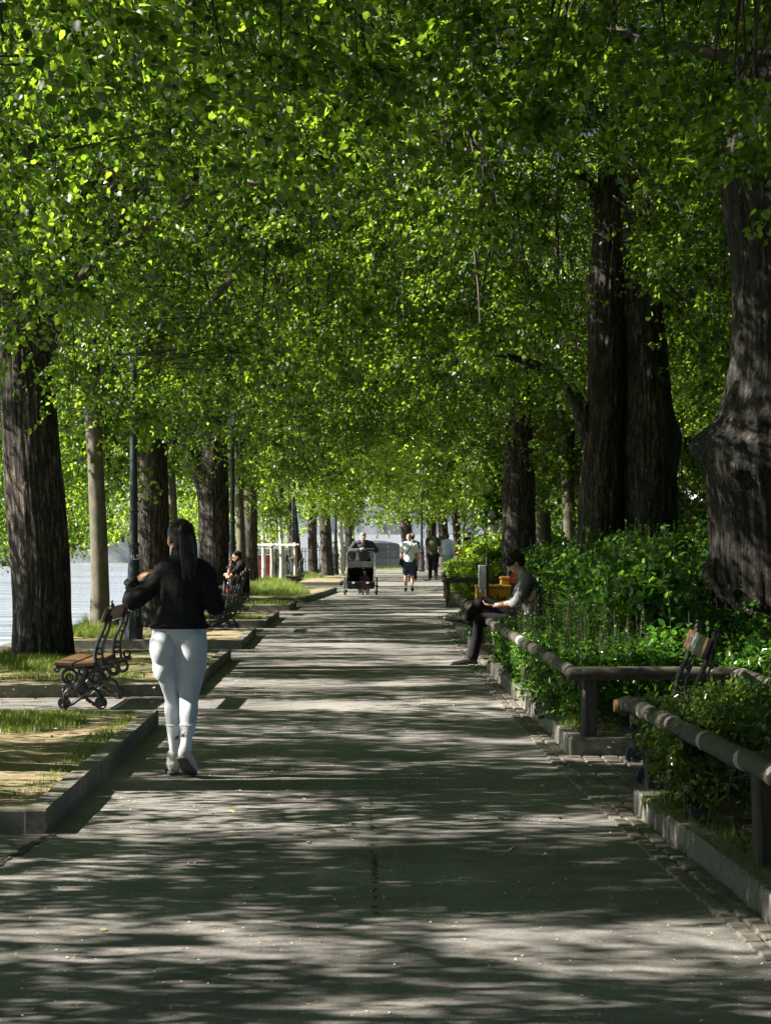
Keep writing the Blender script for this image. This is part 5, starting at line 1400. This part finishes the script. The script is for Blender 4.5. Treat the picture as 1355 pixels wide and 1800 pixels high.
# young trees
def young(px, d, wpx, label, seed, bark, fork=True, rzc=0.0, sc=1.0, crown=True, name='young_tree'):
    x = (px - CX) * d / F_PX; r = wpx * d / F_PX / 2
    g = [trunk_geo([(-.1, 0, 0, r * 1.6), (.2, 0, 0, r * 1.2), (1, 0, 0, r), (2.4, -.05, 0, r * .92), (3.7, -.12, 0, r * .85), (4.6, -.22, 0, r * .6), (6.5, -.4, 0, r * .3)], seed, 26, .006, 5, 3, .12)]
    if fork: g.append(tube([V3((-.10, 0, 3.5)), V3((.08, 0, 4.1)), V3((.22, 0, 5.0)), V3((.35, .1, 6.2))], [r * .7, r * .6, r * .5, r * .25], n=12))
    tree(label, (x, d, 0), rzc, trunk_mesh('trunk', g), CY if crown else None, BY if crown else None, bark=bark, group='young smooth-barked trees', name=name, sc=sc)
young(176, 25.6, 31, 'young smooth-barked tree with forked stem between the left trunk and the lamp post', 71, M['young_bark'])
young(307, 36, 17, 'young slender trunk right behind the jogger\'s head at the dark lime', 72, M['young_bark'], rzc=2)
young(425, 46.5, 16, 'young mottled trunk behind the seated man with sunglasses', 73, M['young_bark'], rzc=1)
young(957, 43, 27, 'young ringed-bark trunk beside the dark lime behind the reader', 74, M['young_bark'], False, 3)
young(1003, 38, 24, 'young pale trunk left of the twin-stemmed lime', 75, M['young_bark'], False, 4)
young(869, 55, 20, 'ivy-hung pale trunk rising from the bright hedge', 76, M['pale_bark'], False, 5)
young(600, 71.5, 9, 'thin pale far trunk right beside the far lamp post', 79, M['pale_bark'], False, 5)
young(464, 57.0, 7, 'left thin pale sapling inside the stake frame', 77, M['pale_bark'], False, 1, .8)
young(495, 56.6, 7, 'right thin pale sapling inside the stake frame', 78, M['pale_bark'], False, 2.2, .8)
# park trees behind the right beds
pk = [(10.5, 23, 'park tree beyond the big burled trunk at right', CB, BB), (9.6, 33, 'park tree glimpsed between the burl and the twin trunk', CA, BA), (10.2, 45, 'park tree deep behind the twin-stemmed lime', CB, BB),
      (9.0, 60, 'park tree behind the young ringed trunk at right', CG, BG_), (8.6, 78, 'park tree above the far hedge and the round sign', CG, BG_), (7.5, 98, 'park tree closing the view right of the round sign', CF, BF), (12.5, 112, 'farthest park tree at right, behind the round sign', CG, BG_)]
for i, (x, d, lab, c_, b_) in enumerate(pk): tree(lab, (x, d, 0), PI + (i % 3 - 1) * .3, gt0, c_, b_, group='park trees behind the right beds', name='park_tree')
for i, (x, d, sc) in enumerate(((-70, 262, 1.1), (-48, 268, .9), (-33, 255, .8), (-24, 262, .9), (-13, 258, .75))):
    tree('bright tree on the opposite river bank, %s' % ['far left behind the furrowed trunk', 'left of the tagged lamp post', 'behind the jogger', 'behind the seated man', 'beyond the sapling stakes'][i], (x, d, 1.0), i, gt0, CG, BG_, group='trees on the opposite bank', name='bank_tree', sc=sc)

# ------------------------------------------------------------------ hedges, shrubs, weeds
def hedge(label, cat, name, region, ztop, zlow, n, L, mat, seed, twigs=4, leaves=6, Rc=(.08, .18), tpl=LEAF_SLIM, shell=.6, stems=60, group=None, spikes=0, spike_h=(.15, .35)):
    """region(u, v) -> x, y ; ztop(x, y) surface height"""
    rng = np.random.default_rng(seed)
    u, v, w = rng.uniform(size=(3, n)); XY = np.array([region(a, b) for a, b in zip(u, v)])
    zt = np.array([ztop(x, y) for x, y in XY]); e = np.minimum(np.minimum(u, 1 - u), np.minimum(v, 1 - v)); 
    w = np.where(rng.uniform(size=n) < shell, 1 - (1 - w) * .28, w)
    z = zlow + (zt - zlow) * w - np.clip(.05 - e, 0, .05) * 3 * np.maximum(0, w - .7)
    P_ = np.column_stack([XY, z]); P_ = P_[vnoise(P_, 3.2, seed) > -.32]
    out = unit(np.column_stack([(rng.normal(size=(len(P_), 2)) * .5), np.full(len(P_), .7)]))
    C, D, Nn, Ls = spray_leaves(rng, P_, out, rng.uniform(*Rc, size=len(P_)), twigs, leaves, L, droop=.15, flat=.7)
    st = []
    for i in range(spikes):                                   # young upright shoots with small leaves
        x, y = region(rng.uniform(), rng.uniform()); z0 = ztop(x, y) - .1; h = rng.uniform(*spike_h); m = 12
        t = rng.uniform(.1, 1, m); dx, dy = rng.normal(size=2) * .10
        c = np.column_stack([x + dx * t * h, y + dy * t * h, z0 + (h + .1) * t]); d = rng.normal(size=(m, 3)); d[:, 2] = .5
        nn = rng.normal(size=(m, 3)) * .5; nn[:, 2] += 1
        C = np.vstack([C, c]); D = np.vstack([D, d]); Nn = np.vstack([Nn, nn]); Ls = np.concatenate([Ls, L * rng.uniform(.5, .9, m) * (1.2 - .5 * t)])
        st.append((V3((x, y, z0)), V3((x + dx * h, y + dy * h, z0 + h + .1)), .003))
    root = empty(name, (0, 0, 0), 0, label, cat, group)
    o = obj('foliage', leaves_mesh('foliage', C, D, Nn, Ls, tpl), mat, root)
    mb = MB()
    for i in range(stems):
        x, y = region(rng.uniform(), rng.uniform()); h = ztop(x, y) - .05
        mb.tube([(x, y, 0), (x + rng.normal() * .04, y + rng.normal() * .04, h * .5), (x + rng.normal() * .06, y + rng.normal() * .06, h)], [.006, .005, .002], n=5, sub=2)
    for a, b, r in st: mb.tube([a, b], [r, r * .5], n=4, sub=1)
    so_ = mb.build('stems', M['twig'], root); so_['kind'] = 'stuff'
    return root
def band(xa, xb, y0, y1):
    """xa, xb functions of y (left and right border)"""
    return lambda u, v: (xa(y0 + (y1 - y0) * v) * (1 - u) + xb(y0 + (y1 - y0) * v) * u, y0 + (y1 - y0) * v)
nz = lambda x, y, s=1.3, a=.10: a * mnoise.noise(V3((x * s, y * s, .7)))
HG = 'hedges of the right beds'
hedge('clipped privet hedge spilling through the nearest log rail at right', 'hedge', 'hedge', band(lambda y: 1.63 + (9.6 - y) * .045, lambda y: 3.5, 3.6, 9.75), lambda x, y: .70 + .10 * min(1, max(0, x - 1.6)) + nz(x, y, 2.5, .07), .16, 3000, .042, M['privet_leaf'], 51, Rc=(.07, .16), stems=120, group=HG, spikes=70, spike_h=(.06, .2))
hedge('low tuft of privet hanging out under the rail end of the near hedge', 'shrub', 'shrub', band(lambda y: 1.47, lambda y: 1.75, 8.4, 9.9), lambda x, y: .56 + nz(x, y, 3, .08), .22, 420, .042, M['privet_leaf'], 52, Rc=(.06, .14), stems=10, group=HG)
hedge('low leafy growth hanging over the second log rail, in front of the reader', 'hedge', 'hedge', band(lambda y: 1.27 + (12.4 < y < 13.4) * .12, lambda y: 2.1, 12.7, 20.1), lambda x, y: .55 + .16 * (x - 1.3) + nz(x, y, 1.4, .13), .12, 2300, .048, M['shrub_leaf'], 53, Rc=(.08, .18), stems=60, group=HG, spikes=190, spike_h=(.1, .42))
hedge('tall dense undergrowth at the foot of the burled and twin trunks', 'undergrowth', 'undergrowth', band(lambda y: 1.95 + .1 * math.sin(y * 2), lambda y: 6.2, 12.8, 22.5), lambda x, y: .62 + .42 * min(1, (x - 1.9) / .9) + .10 * min(1, (y - 12.8) / 6) + nz(x, y, .9, .22) - (.42 * min(1, max(0, (x - .165 * y) / .4)) if y < 18.2 else 0), .15, 5200, .070, M['shrub_leaf'], 54, Rc=(.12, .26), tpl=LEAF_LIME * np.array((1, .78, 1)), stems=160, group=HG, spikes=220, spike_h=(.1, .45))
hedge('pale large-leaved saplings sprouting from the undergrowth in front of the twin trunk', 'saplings', 'sapling_patch', band(lambda y: 2.1, lambda y: .168 * y if y < 18.5 else 4.2, 14.5, 21), lambda x, y: 1.12 + .12 * min(1, (x - 2)) + nz(x, y, 1.3, .28), .5, 520, .085, M['shrub_leaf'], 63, twigs=3, leaves=5, Rc=(.12, .25), tpl=LEAF_LIME, stems=40, group=HG, spikes=60, spike_h=(.2, .5))
hedge('leafy shrubs behind the reader\'s bench, in front of the twin trunk', 'shrub', 'shrub', band(lambda y: 2.25, lambda y: 6.5, 21.8, 29), lambda x, y: 1.22 + .25 * min(1, (x - 2.2)) + nz(x, y, .9, .25), .15, 2600, .075, M['shrub_leaf'], 55, Rc=(.14, .3), tpl=LEAF_LIME * np.array((1, .8, 1)), stems=60, group=HG, spikes=120)
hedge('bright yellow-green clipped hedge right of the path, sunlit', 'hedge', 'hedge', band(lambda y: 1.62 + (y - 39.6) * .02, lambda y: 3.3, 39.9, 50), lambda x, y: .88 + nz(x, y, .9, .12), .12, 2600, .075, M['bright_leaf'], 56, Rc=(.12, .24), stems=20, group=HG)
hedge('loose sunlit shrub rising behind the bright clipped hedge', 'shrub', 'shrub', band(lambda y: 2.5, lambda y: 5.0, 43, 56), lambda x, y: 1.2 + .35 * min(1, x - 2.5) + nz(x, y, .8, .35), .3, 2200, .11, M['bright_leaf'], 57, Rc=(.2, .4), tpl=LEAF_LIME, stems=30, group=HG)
hedge('green shrub around the far seat at the end of the path', 'shrub', 'shrub', band(lambda y: 3.3 + (y - 60) * .03, lambda y: 8, 60, 74), lambda x, y: 1.3 + nz(x, y, .5, .5), .2, 1700, .15, M['shrub_leaf'], 58, Rc=(.25, .5), tpl=LEAF_LIME, stems=20, group=HG)
hedge('weeds in the sunny recess behind the reader', 'weeds', 'weed_patch', band(lambda y: 1.28, lambda y: 1.9, 23.4, 28.6), lambda x, y: .38 + nz(x, y, 1.5, .15), .1, 420, .055, M['shrub_leaf'], 59, stems=10, group=HG, spikes=40)
hedge('tall dark screen of shrubs deep in the park at right', 'shrub', 'shrub', band(lambda y: 6.8, lambda y: 11, 19, 48), lambda x, y: 2.3 + nz(x, y, .35, .9), .2, 3400, .14, M['shrub_leaf'], 60, Rc=(.25, .55), tpl=LEAF_LIME, stems=40, group=HG)
hedge('ivy drooping down the pale trunk above the bright hedge', 'ivy', 'ivy', lambda u, v: ((869 - CX) * 55 / F_PX + .35 * math.cos(6.28 * u), 54.8 + .3 * math.sin(6.28 * u)), lambda x, y: 4.2, 2.0, 240, .13, M['shrub_leaf'], 61, Rc=(.15, .35), tpl=LEAF_LIME, stems=0)
hedge('rounded bush at the water\'s edge behind the jogger\'s elbow', 'shrub', 'shrub', band(lambda y: -4.7, lambda y: -4.0, 43.4, 45.5), lambda x, y: .5 + nz(x, y, 1, .2), .1, 260, .10, M['bright_leaf'], 62, tpl=LEAF_LIME, stems=6)

# ------------------------------------------------------------------ grass, petals
rng = np.random.default_rng(5)
def grass(name, patches, label=None):
    Cs = []; Hs = []
    for cx, cy, rx_, ry_, n, h, z0 in patches:
        n = int(n * 1.5)
        a = rng.uniform(0, 2 * PI, n); r = np.sqrt(rng.uniform(0, 1, n)) ** 1.2
        Cs.append(np.column_stack([cx + rx_ * r * np.cos(a), cy + ry_ * r * np.sin(a), np.full(n, z0)])); Hs.append(h * rng.uniform(.45, 1.15, n) * (1.1 - .5 * r))
    C = np.vstack(Cs); H = np.concatenate(Hs); n = len(C)
    az = rng.uniform(0, 2 * PI, n); d = np.column_stack([np.cos(az), np.sin(az), np.zeros(n)]); s = np.column_stack([-np.sin(az), np.cos(az), np.zeros(n)])
    ln = rng.uniform(.15, .75, n)[:, None]; w = (.004 + .012 * H)[:, None] * .5
    V = np.empty((n, 5, 3)); up = np.array((0, 0, 1.))
    V[:, 0] = C - s * w; V[:, 1] = C + s * w
    m = C + up * (H * .6)[:, None] + d * ln * (H * .3)[:, None]
    V[:, 2] = m + s * w * .8; V[:, 3] = m - s * w * .8; V[:, 4] = C + up * (H * (1 - .25 * ln[:, 0]))[:, None] + d * ln * H[:, None]
    b = np.arange(n)[:, None] * 5; loops = (b + np.array([[0, 1, 2, 3, 3, 2, 4]])).ravel(); st = np.empty((n, 2), int); st[:, 0] = np.arange(n) * 7; st[:, 1] = st[:, 0] + 4
    o = obj(name, mesh_np(name, V.reshape(-1, 3), loops, st.ravel()), M['grass']); o['kind'] = 'stuff'
    if label: o['label'] = label
GP = [(-3.1, 13.4, .75, .8, 3800, .10, .10), (-3.4, 12.2, .6, .8, 2200, .08, .10), (-2.75, 13.9, .8, .25, 1200, .06, .11), (-2.05, 12.5, .12, 1.6, 700, .05, .11), (-2.02, 10.4, .10, 1.4, 300, .04, .11),
      (-4.0, 19.4, .75, .8, 3600, .17, .10), (-4.25, 20.6, .6, .5, 1800, .20, .10), (-3.3, 18.0, .8, .7, 1500, .09, .10), (-4.3, 25.4, .5, .5, 2000, .26, .10), (-3.7, 25.0, .5, .4, 700, .12, .10), (-4.65, 26.6, .2, .4, 500, .38, .05),
      (-3.0, 31.2, .75, .5, 1500, .14, .10), (-2.75, 38.5, .7, .8, 1200, .16, .10), (-3.2, 48.5, .9, 3.5, 5200, .36, .10), (-3.6, 53, .8, 3, 3600, .40, .08), (-2.7, 45.5, .7, 2.5, 2200, .22, .10), (-4.0, 45, .7, 3, 2600, .5, .05), (-4.1, 57, .9, 2, 1800, .35, .0),
      (-3.2, 66, .8, 5, 1600, .3, .08), (1.50, 16.9, .12, .25, 260, .28, .10), (1.43, 13.2, .12, .5, 500, .10, .11), (1.55, 9.1, .18, .5, 900, .05, .12), (1.66, 7.6, .16, 1.2, 900, .05, .12), (1.3, 20.3, .25, .15, 200, .12, .0), (1.5, 31.5, .4, 1.6, 700, .15, .1), (.9, 89, 2.5, 2, 900, .25, 0),
      (2.2, 11.9, .5, .2, 260, .08, .02)]
grass('grass', GP)
def petals(n, x0, x1, y0, y1, z, size, mat, name, dens=1.0):
    x = rng.uniform(x0, x1, n); y = y0 + (y1 - y0) * rng.uniform(0, 1, n) ** dens
    m = n // 2; kc = rng.integers(0, 46, m); qx = rng.uniform(x0, x1, 46); qy = y0 + (y1 - y0) * rng.uniform(0, 1, 46) ** dens
    x[:m] = qx[kc] + rng.normal(size=m) * .22; y[:m] = qy[kc] + rng.normal(size=m) * .45
    ok = (x > x0) & (x < x1); x, y = x[ok], y[ok]; n = len(x); C = np.column_stack([x, y, np.full(n, z)])
    D = rng.normal(size=(n, 3)); D[:, 2] *= .15; Nn = rng.normal(size=(n, 3)) * .3; Nn[:, 2] += 1
    o = obj(name, leaves_mesh(name, C, D, Nn, size * rng.uniform(.5, 1.3, n), LEAF_SLIM * np.array((1, 1.5, 1))), mat); o['kind'] = 'stuff'
petals(5200, -2.3, 1.5, 4.6, 24, .005, .011, pmat('dry_petals', (.50, .46, .36), (.70, .67, .58), scale=3, rough=.8), 'fallen_petals', 1.5)
petals(500, -4.6, -1.9, 9, 22, .125, .030, pmat('dry_leaves', (.20, .13, .06), (.36, .26, .12), scale=3, rough=.85), 'dry_leaves')
petals(700, 1.5, 2.4, 5, 20, .125, .034, bpy.data.materials['dry_leaves'], 'dry_leaves')
petals(26, -2.0, 1.3, 6, 13, .008, .045, pmat('yellow_leaf', (.42, .40, .14), (.55, .52, .22), scale=3, rough=.7), 'fallen_leaves')
# ------------------------------------------------------------------ opposite bank, bridge, buildings
stone = pmat('quay_stone', (.34, .35, .36), (.50, .51, .52), scale=.5, stretch=(1, 1, 2.5), rough=.9, c3=(.12, .13, .13), scale3=.22, lo3=.5, hi3=.7)
conc = pmat('stained_concrete', (.52, .53, .54), (.74, .75, .76), scale=.35, stretch=(1.5, 1, .25), rough=.9, c3=(.12, .125, .13), scale3=.15, lo3=.48, hi3=.68)
pale = pmat('pale_concrete', (.66, .67, .68), (.78, .79, .80), scale=.6, stretch=(1, 1, .4), rough=.85)
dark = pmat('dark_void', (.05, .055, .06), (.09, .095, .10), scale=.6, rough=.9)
glass = pmat('window_glass', (.04, .05, .06), rough=.12, spec=.7)
roofm = pmat('grey_roof', (.16, .17, .18), (.24, .25, .26), scale=1.5, rough=.7)
# own quay wall under the avenue, with its coping stones
mb = MB()
for (a, b) in zip(BANK[:-1], BANK[1:]):
    A, B = V3((*a, 0)), V3((*b, 0)); u = (B - A).normalized(); L_ = (B - A).length
    if L_ > 240: L_ = 240
    n = max(1, int(L_ / 2.0)) if a[1] < 60 else max(1, int(L_ / 6))
    for i in range(n):
        c = A + u * L_ * (i + .5) / n; mb.box((c.x - .10, c.y, .02), (.42, L_ / n - .02, .18), rz=math.atan2(u.y, u.x) - PI / 2, bev=.015)
        mb.box((c.x - .06, c.y, -1.2), (.30, L_ / n, 2.2), rz=math.atan2(u.y, u.x) - PI / 2)
q = mb.build('quay_wall', M['kerb'], smooth=False); tag(q, 'stone quay wall with coping along the river side of the avenue', 'quay wall')
# bridge across the end of the view
root = empty('bridge', (0, 0, 0), 0, 'pale concrete road bridge crossing the river beyond the end of the path', 'bridge')
mb = MB(); mb.box((16, 166, 4.75), (56, 12, 1.0), bev=.05); mb.build('deck', pale, root, smooth=False)
mb = MB(); mb.box((16, 159.8, 5.75), (56, .35, 1.1), bev=.03)
for i in range(23): mb.box((-11 + i * 2.4, 159.58, 5.75), (.25, .12, 1.0))
mb.build('parapet', M['white_paint'], root, smooth=False)
mb = MB(); mb.box((14, 160.2, 1.0), (48, 1.0, 6.3)); mb.build('abutment', conc, root, smooth=False)
for x in (-10.5,): mb = MB(); mb.box((x, 166, 1.1), (2.2, 9, 6.3), bev=.3); mb.build('pier', conc, root, smooth=False)
# low wall with a shallow arch in front of it
mb = MB(); xs = [(-9 + i * .55) for i in range(50)]; y = 150.0
V = []; F = []
for x in xs:
    t = (x + 1.0) / 5.2; zl = -2.0 + (3.55 * math.sqrt(max(0, 1 - t * t)) if abs(t) < 1 else 0)
    V += [(x, y, zl), (x, y, 2.05), (x, y + 3, zl), (x, y + 3, 2.05)]
for i in range(len(xs) - 1):
    a = 4 * i; F += [(a, a + 4, a + 5, a + 1), (a + 2, a + 3, a + 7, a + 6), (a + 1, a + 5, a + 7, a + 3), (a, a + 2, a + 6, a + 4)]
mb.add(V, F); o = obj('wall', mb.mesh('wall', False), pale); tag(o, 'pale low river wall with a shallow dark arch in front of the bridge', 'wall')
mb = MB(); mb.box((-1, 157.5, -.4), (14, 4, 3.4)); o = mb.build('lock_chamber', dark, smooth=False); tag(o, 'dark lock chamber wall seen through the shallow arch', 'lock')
# opposite quay and buildings
mb = MB()
for i in range(60): mb.box((-190 + i * 4, 272, -.5), (3.97, 2, 3.4), bev=.03)
o = mb.build('quay_wall', stone, smooth=False); tag(o, 'grey stone embankment wall on the opposite river bank', 'quay wall')
far_land = sheet('far_bank', [(-400, 272), (400, 272), (900, 1500), (-900, 1500)], 1.0, M['lawn'])
def building(label, x0, x1, y, z0, z1, dep, wall, floors, cols, roof=0, ribs=0):
    root = empty('building', ((x0 + x1) / 2, y, 0), 0, label, 'building'); w = x1 - x0
    mb = MB(); mb.box((0, dep / 2, (z0 + z1) / 2), (w, dep, z1 - z0)); mb.build('wall', wall, root, smooth=False)
    if roof:
        mb = MB(); mb.add([(-w / 2 - .5, -.5, z1), (w / 2 + .5, -.5, z1), (w / 2 + .5, dep + .5, z1), (-w / 2 - .5, dep + .5, z1), (-w / 2 - .5, dep / 2, z1 + roof), (w / 2 + .5, dep / 2, z1 + roof)], [(0, 1, 5, 4), (2, 3, 4, 5), (0, 4, 3), (1, 2, 5), (0, 3, 2, 1)]); mb.build('roof', roofm, root, smooth=False)
    else:
        mb = MB(); mb.box((0, dep / 2, z1 + .18), (w + .6, dep + .6, .35)); mb.build('roof', roofm, root, smooth=False)
    for f in range(floors):
        for c in range(cols):
            h = (z1 - z0) / floors; x = -w / 2 + w * (c + .5) / cols; z = z0 + h * (f + .55)
            mb = MB(); mb.box((x, -.03, z), (w / cols * .55, .10, h * .55), bev=.02); fo = mb.build('window', M['white_paint'], root, smooth=False)
            mb = MB(); mb.box((x, -.085, z), (w / cols * .47, .02, h * .48)); mb.build('pane', glass, fo, smooth=False)
    if ribs:
        mb = MB()
        for i in range(ribs): mb.box((-w / 2 + w * (i + .5) / ribs, -.12, (z0 + z1) / 2 + .2), (w / ribs * .45, .2, (z1 - z0) * .86))
        mb.build('rib_cladding', dark, root, smooth=False)
bp3 = lambda x, d: (x - CX) * d / F_PX
building('grey ribbed riverside building left of the young forked tree', bp3(100, 290), bp3(205, 290), 290, 1, 6.2, 14, stone, 1, 2, 0, 22)
building('long low grey building across the river behind the jogger', bp3(215, 300), bp3(395, 300), 300, 1, 7.6, 14, conc, 2, 9, 3)
building('pale flat-roofed building behind the staked sapling', bp3(405, 240), bp3(600, 240), 240, -1, 5.8, 14, pale, 2, 7)
building('pale tall building beyond the far left trunk', bp3(-80, 310), bp3(60, 310), 310, 1, 12, 14, pale, 3, 7, 4)
building('pale house beyond the park, glimpsed between the twin trunk and the burl', 13.2, 26, 70, 0, 7.5, 10, M['white_paint'], 2, 4, 3)
# moored boat, left
x = bp3(4, 235); root = empty('moored_boat', (x, 235, -2), 0, 'dark moored boat with a pale cabin at far left on the river', 'boat')
mb = MB(); 
sec = [(-5, .2, .9), (-4, 1.1, .75), (0, 1.5, .65), (4, 1.4, .7), (5, 1.0, .8)]; V = []; F = []
for X, hw, zt in sec: V += [(X, -hw, zt), (X, -hw * .7, -.2), (X, hw * .7, -.2), (X, hw, zt)]
for i in range(4):
    for j in range(3): F.append((4 * i + j, 4 * i + 4 + j, 4 * i + 5 + j, 4 * i + 1 + j))
    F.append((4 * i + 3, 4 * i + 7, 4 * i + 4, 4 * i))
F += [(0, 1, 2, 3), (19, 18, 17, 16)]; mb.add(V, F); mb.build('hull', dk, root, smooth=False)
mb = MB(); mb.box((.4, 0, 1.15), (5.6, 1.9, .9), bev=.08); mb.box((.4, 0, 1.66), (6.2, 2.2, .10), bev=.03); cb = mb.build('cabin', M['white_paint'], root, smooth=False)
for i in range(6): mb = MB(); mb.box((-1.9 + i * .92, -.96, 1.2), (.55, .03, .42)); mb.build('window', glass, cb, smooth=False)
# striped banner hung on the bridge parapet
bx = bp3(707, 159); root = empty('banner', (bx, 159.2, 0), 0, 'small red, white and purple banner hanging on the bridge', 'banner')
for j, (c_, z, h) in enumerate((((.30, .16, .45), 5.35, .55), ((.75, .72, .74), 4.95, .25), ((.62, .08, .14), 4.74, .20), ((.75, .72, .74), 4.56, .16), ((.62, .08, .14), 4.40, .18))):
    mb = MB(); mb.box((.02 * j, -.02, z), (1.3, .05, h)); mb.build('stripe', pmat('banner_%d' % j, c_, rough=.8), root, smooth=False)
# ------------------------------------------------------------------ stretch the layout in depth to the real lens
seen = set()
def deepen(o):
    if o.type == 'MESH' and o.data.name not in seen:
        seen.add(o.data.name); o.data.transform(Matrix.Scale(K, 4, (0, 1, 0)))
    for ch in o.children:
        ch.location.y *= K
        if ch.name.startswith('post') and abs(ch.location.y) > 1e-6: continue
        deepen(ch)
for o in list(S.objects):
    if o.parent is not None or o.type in ('CAMERA', 'LIGHT') or o.name == 'river': continue
    if 'keep_depth' in o: del o['keep_depth']; continue
    if abs(o.location.y) > 1e-6: o.location.y *= K
    else: deepen(o)
print('objects', len(bpy.data.objects))
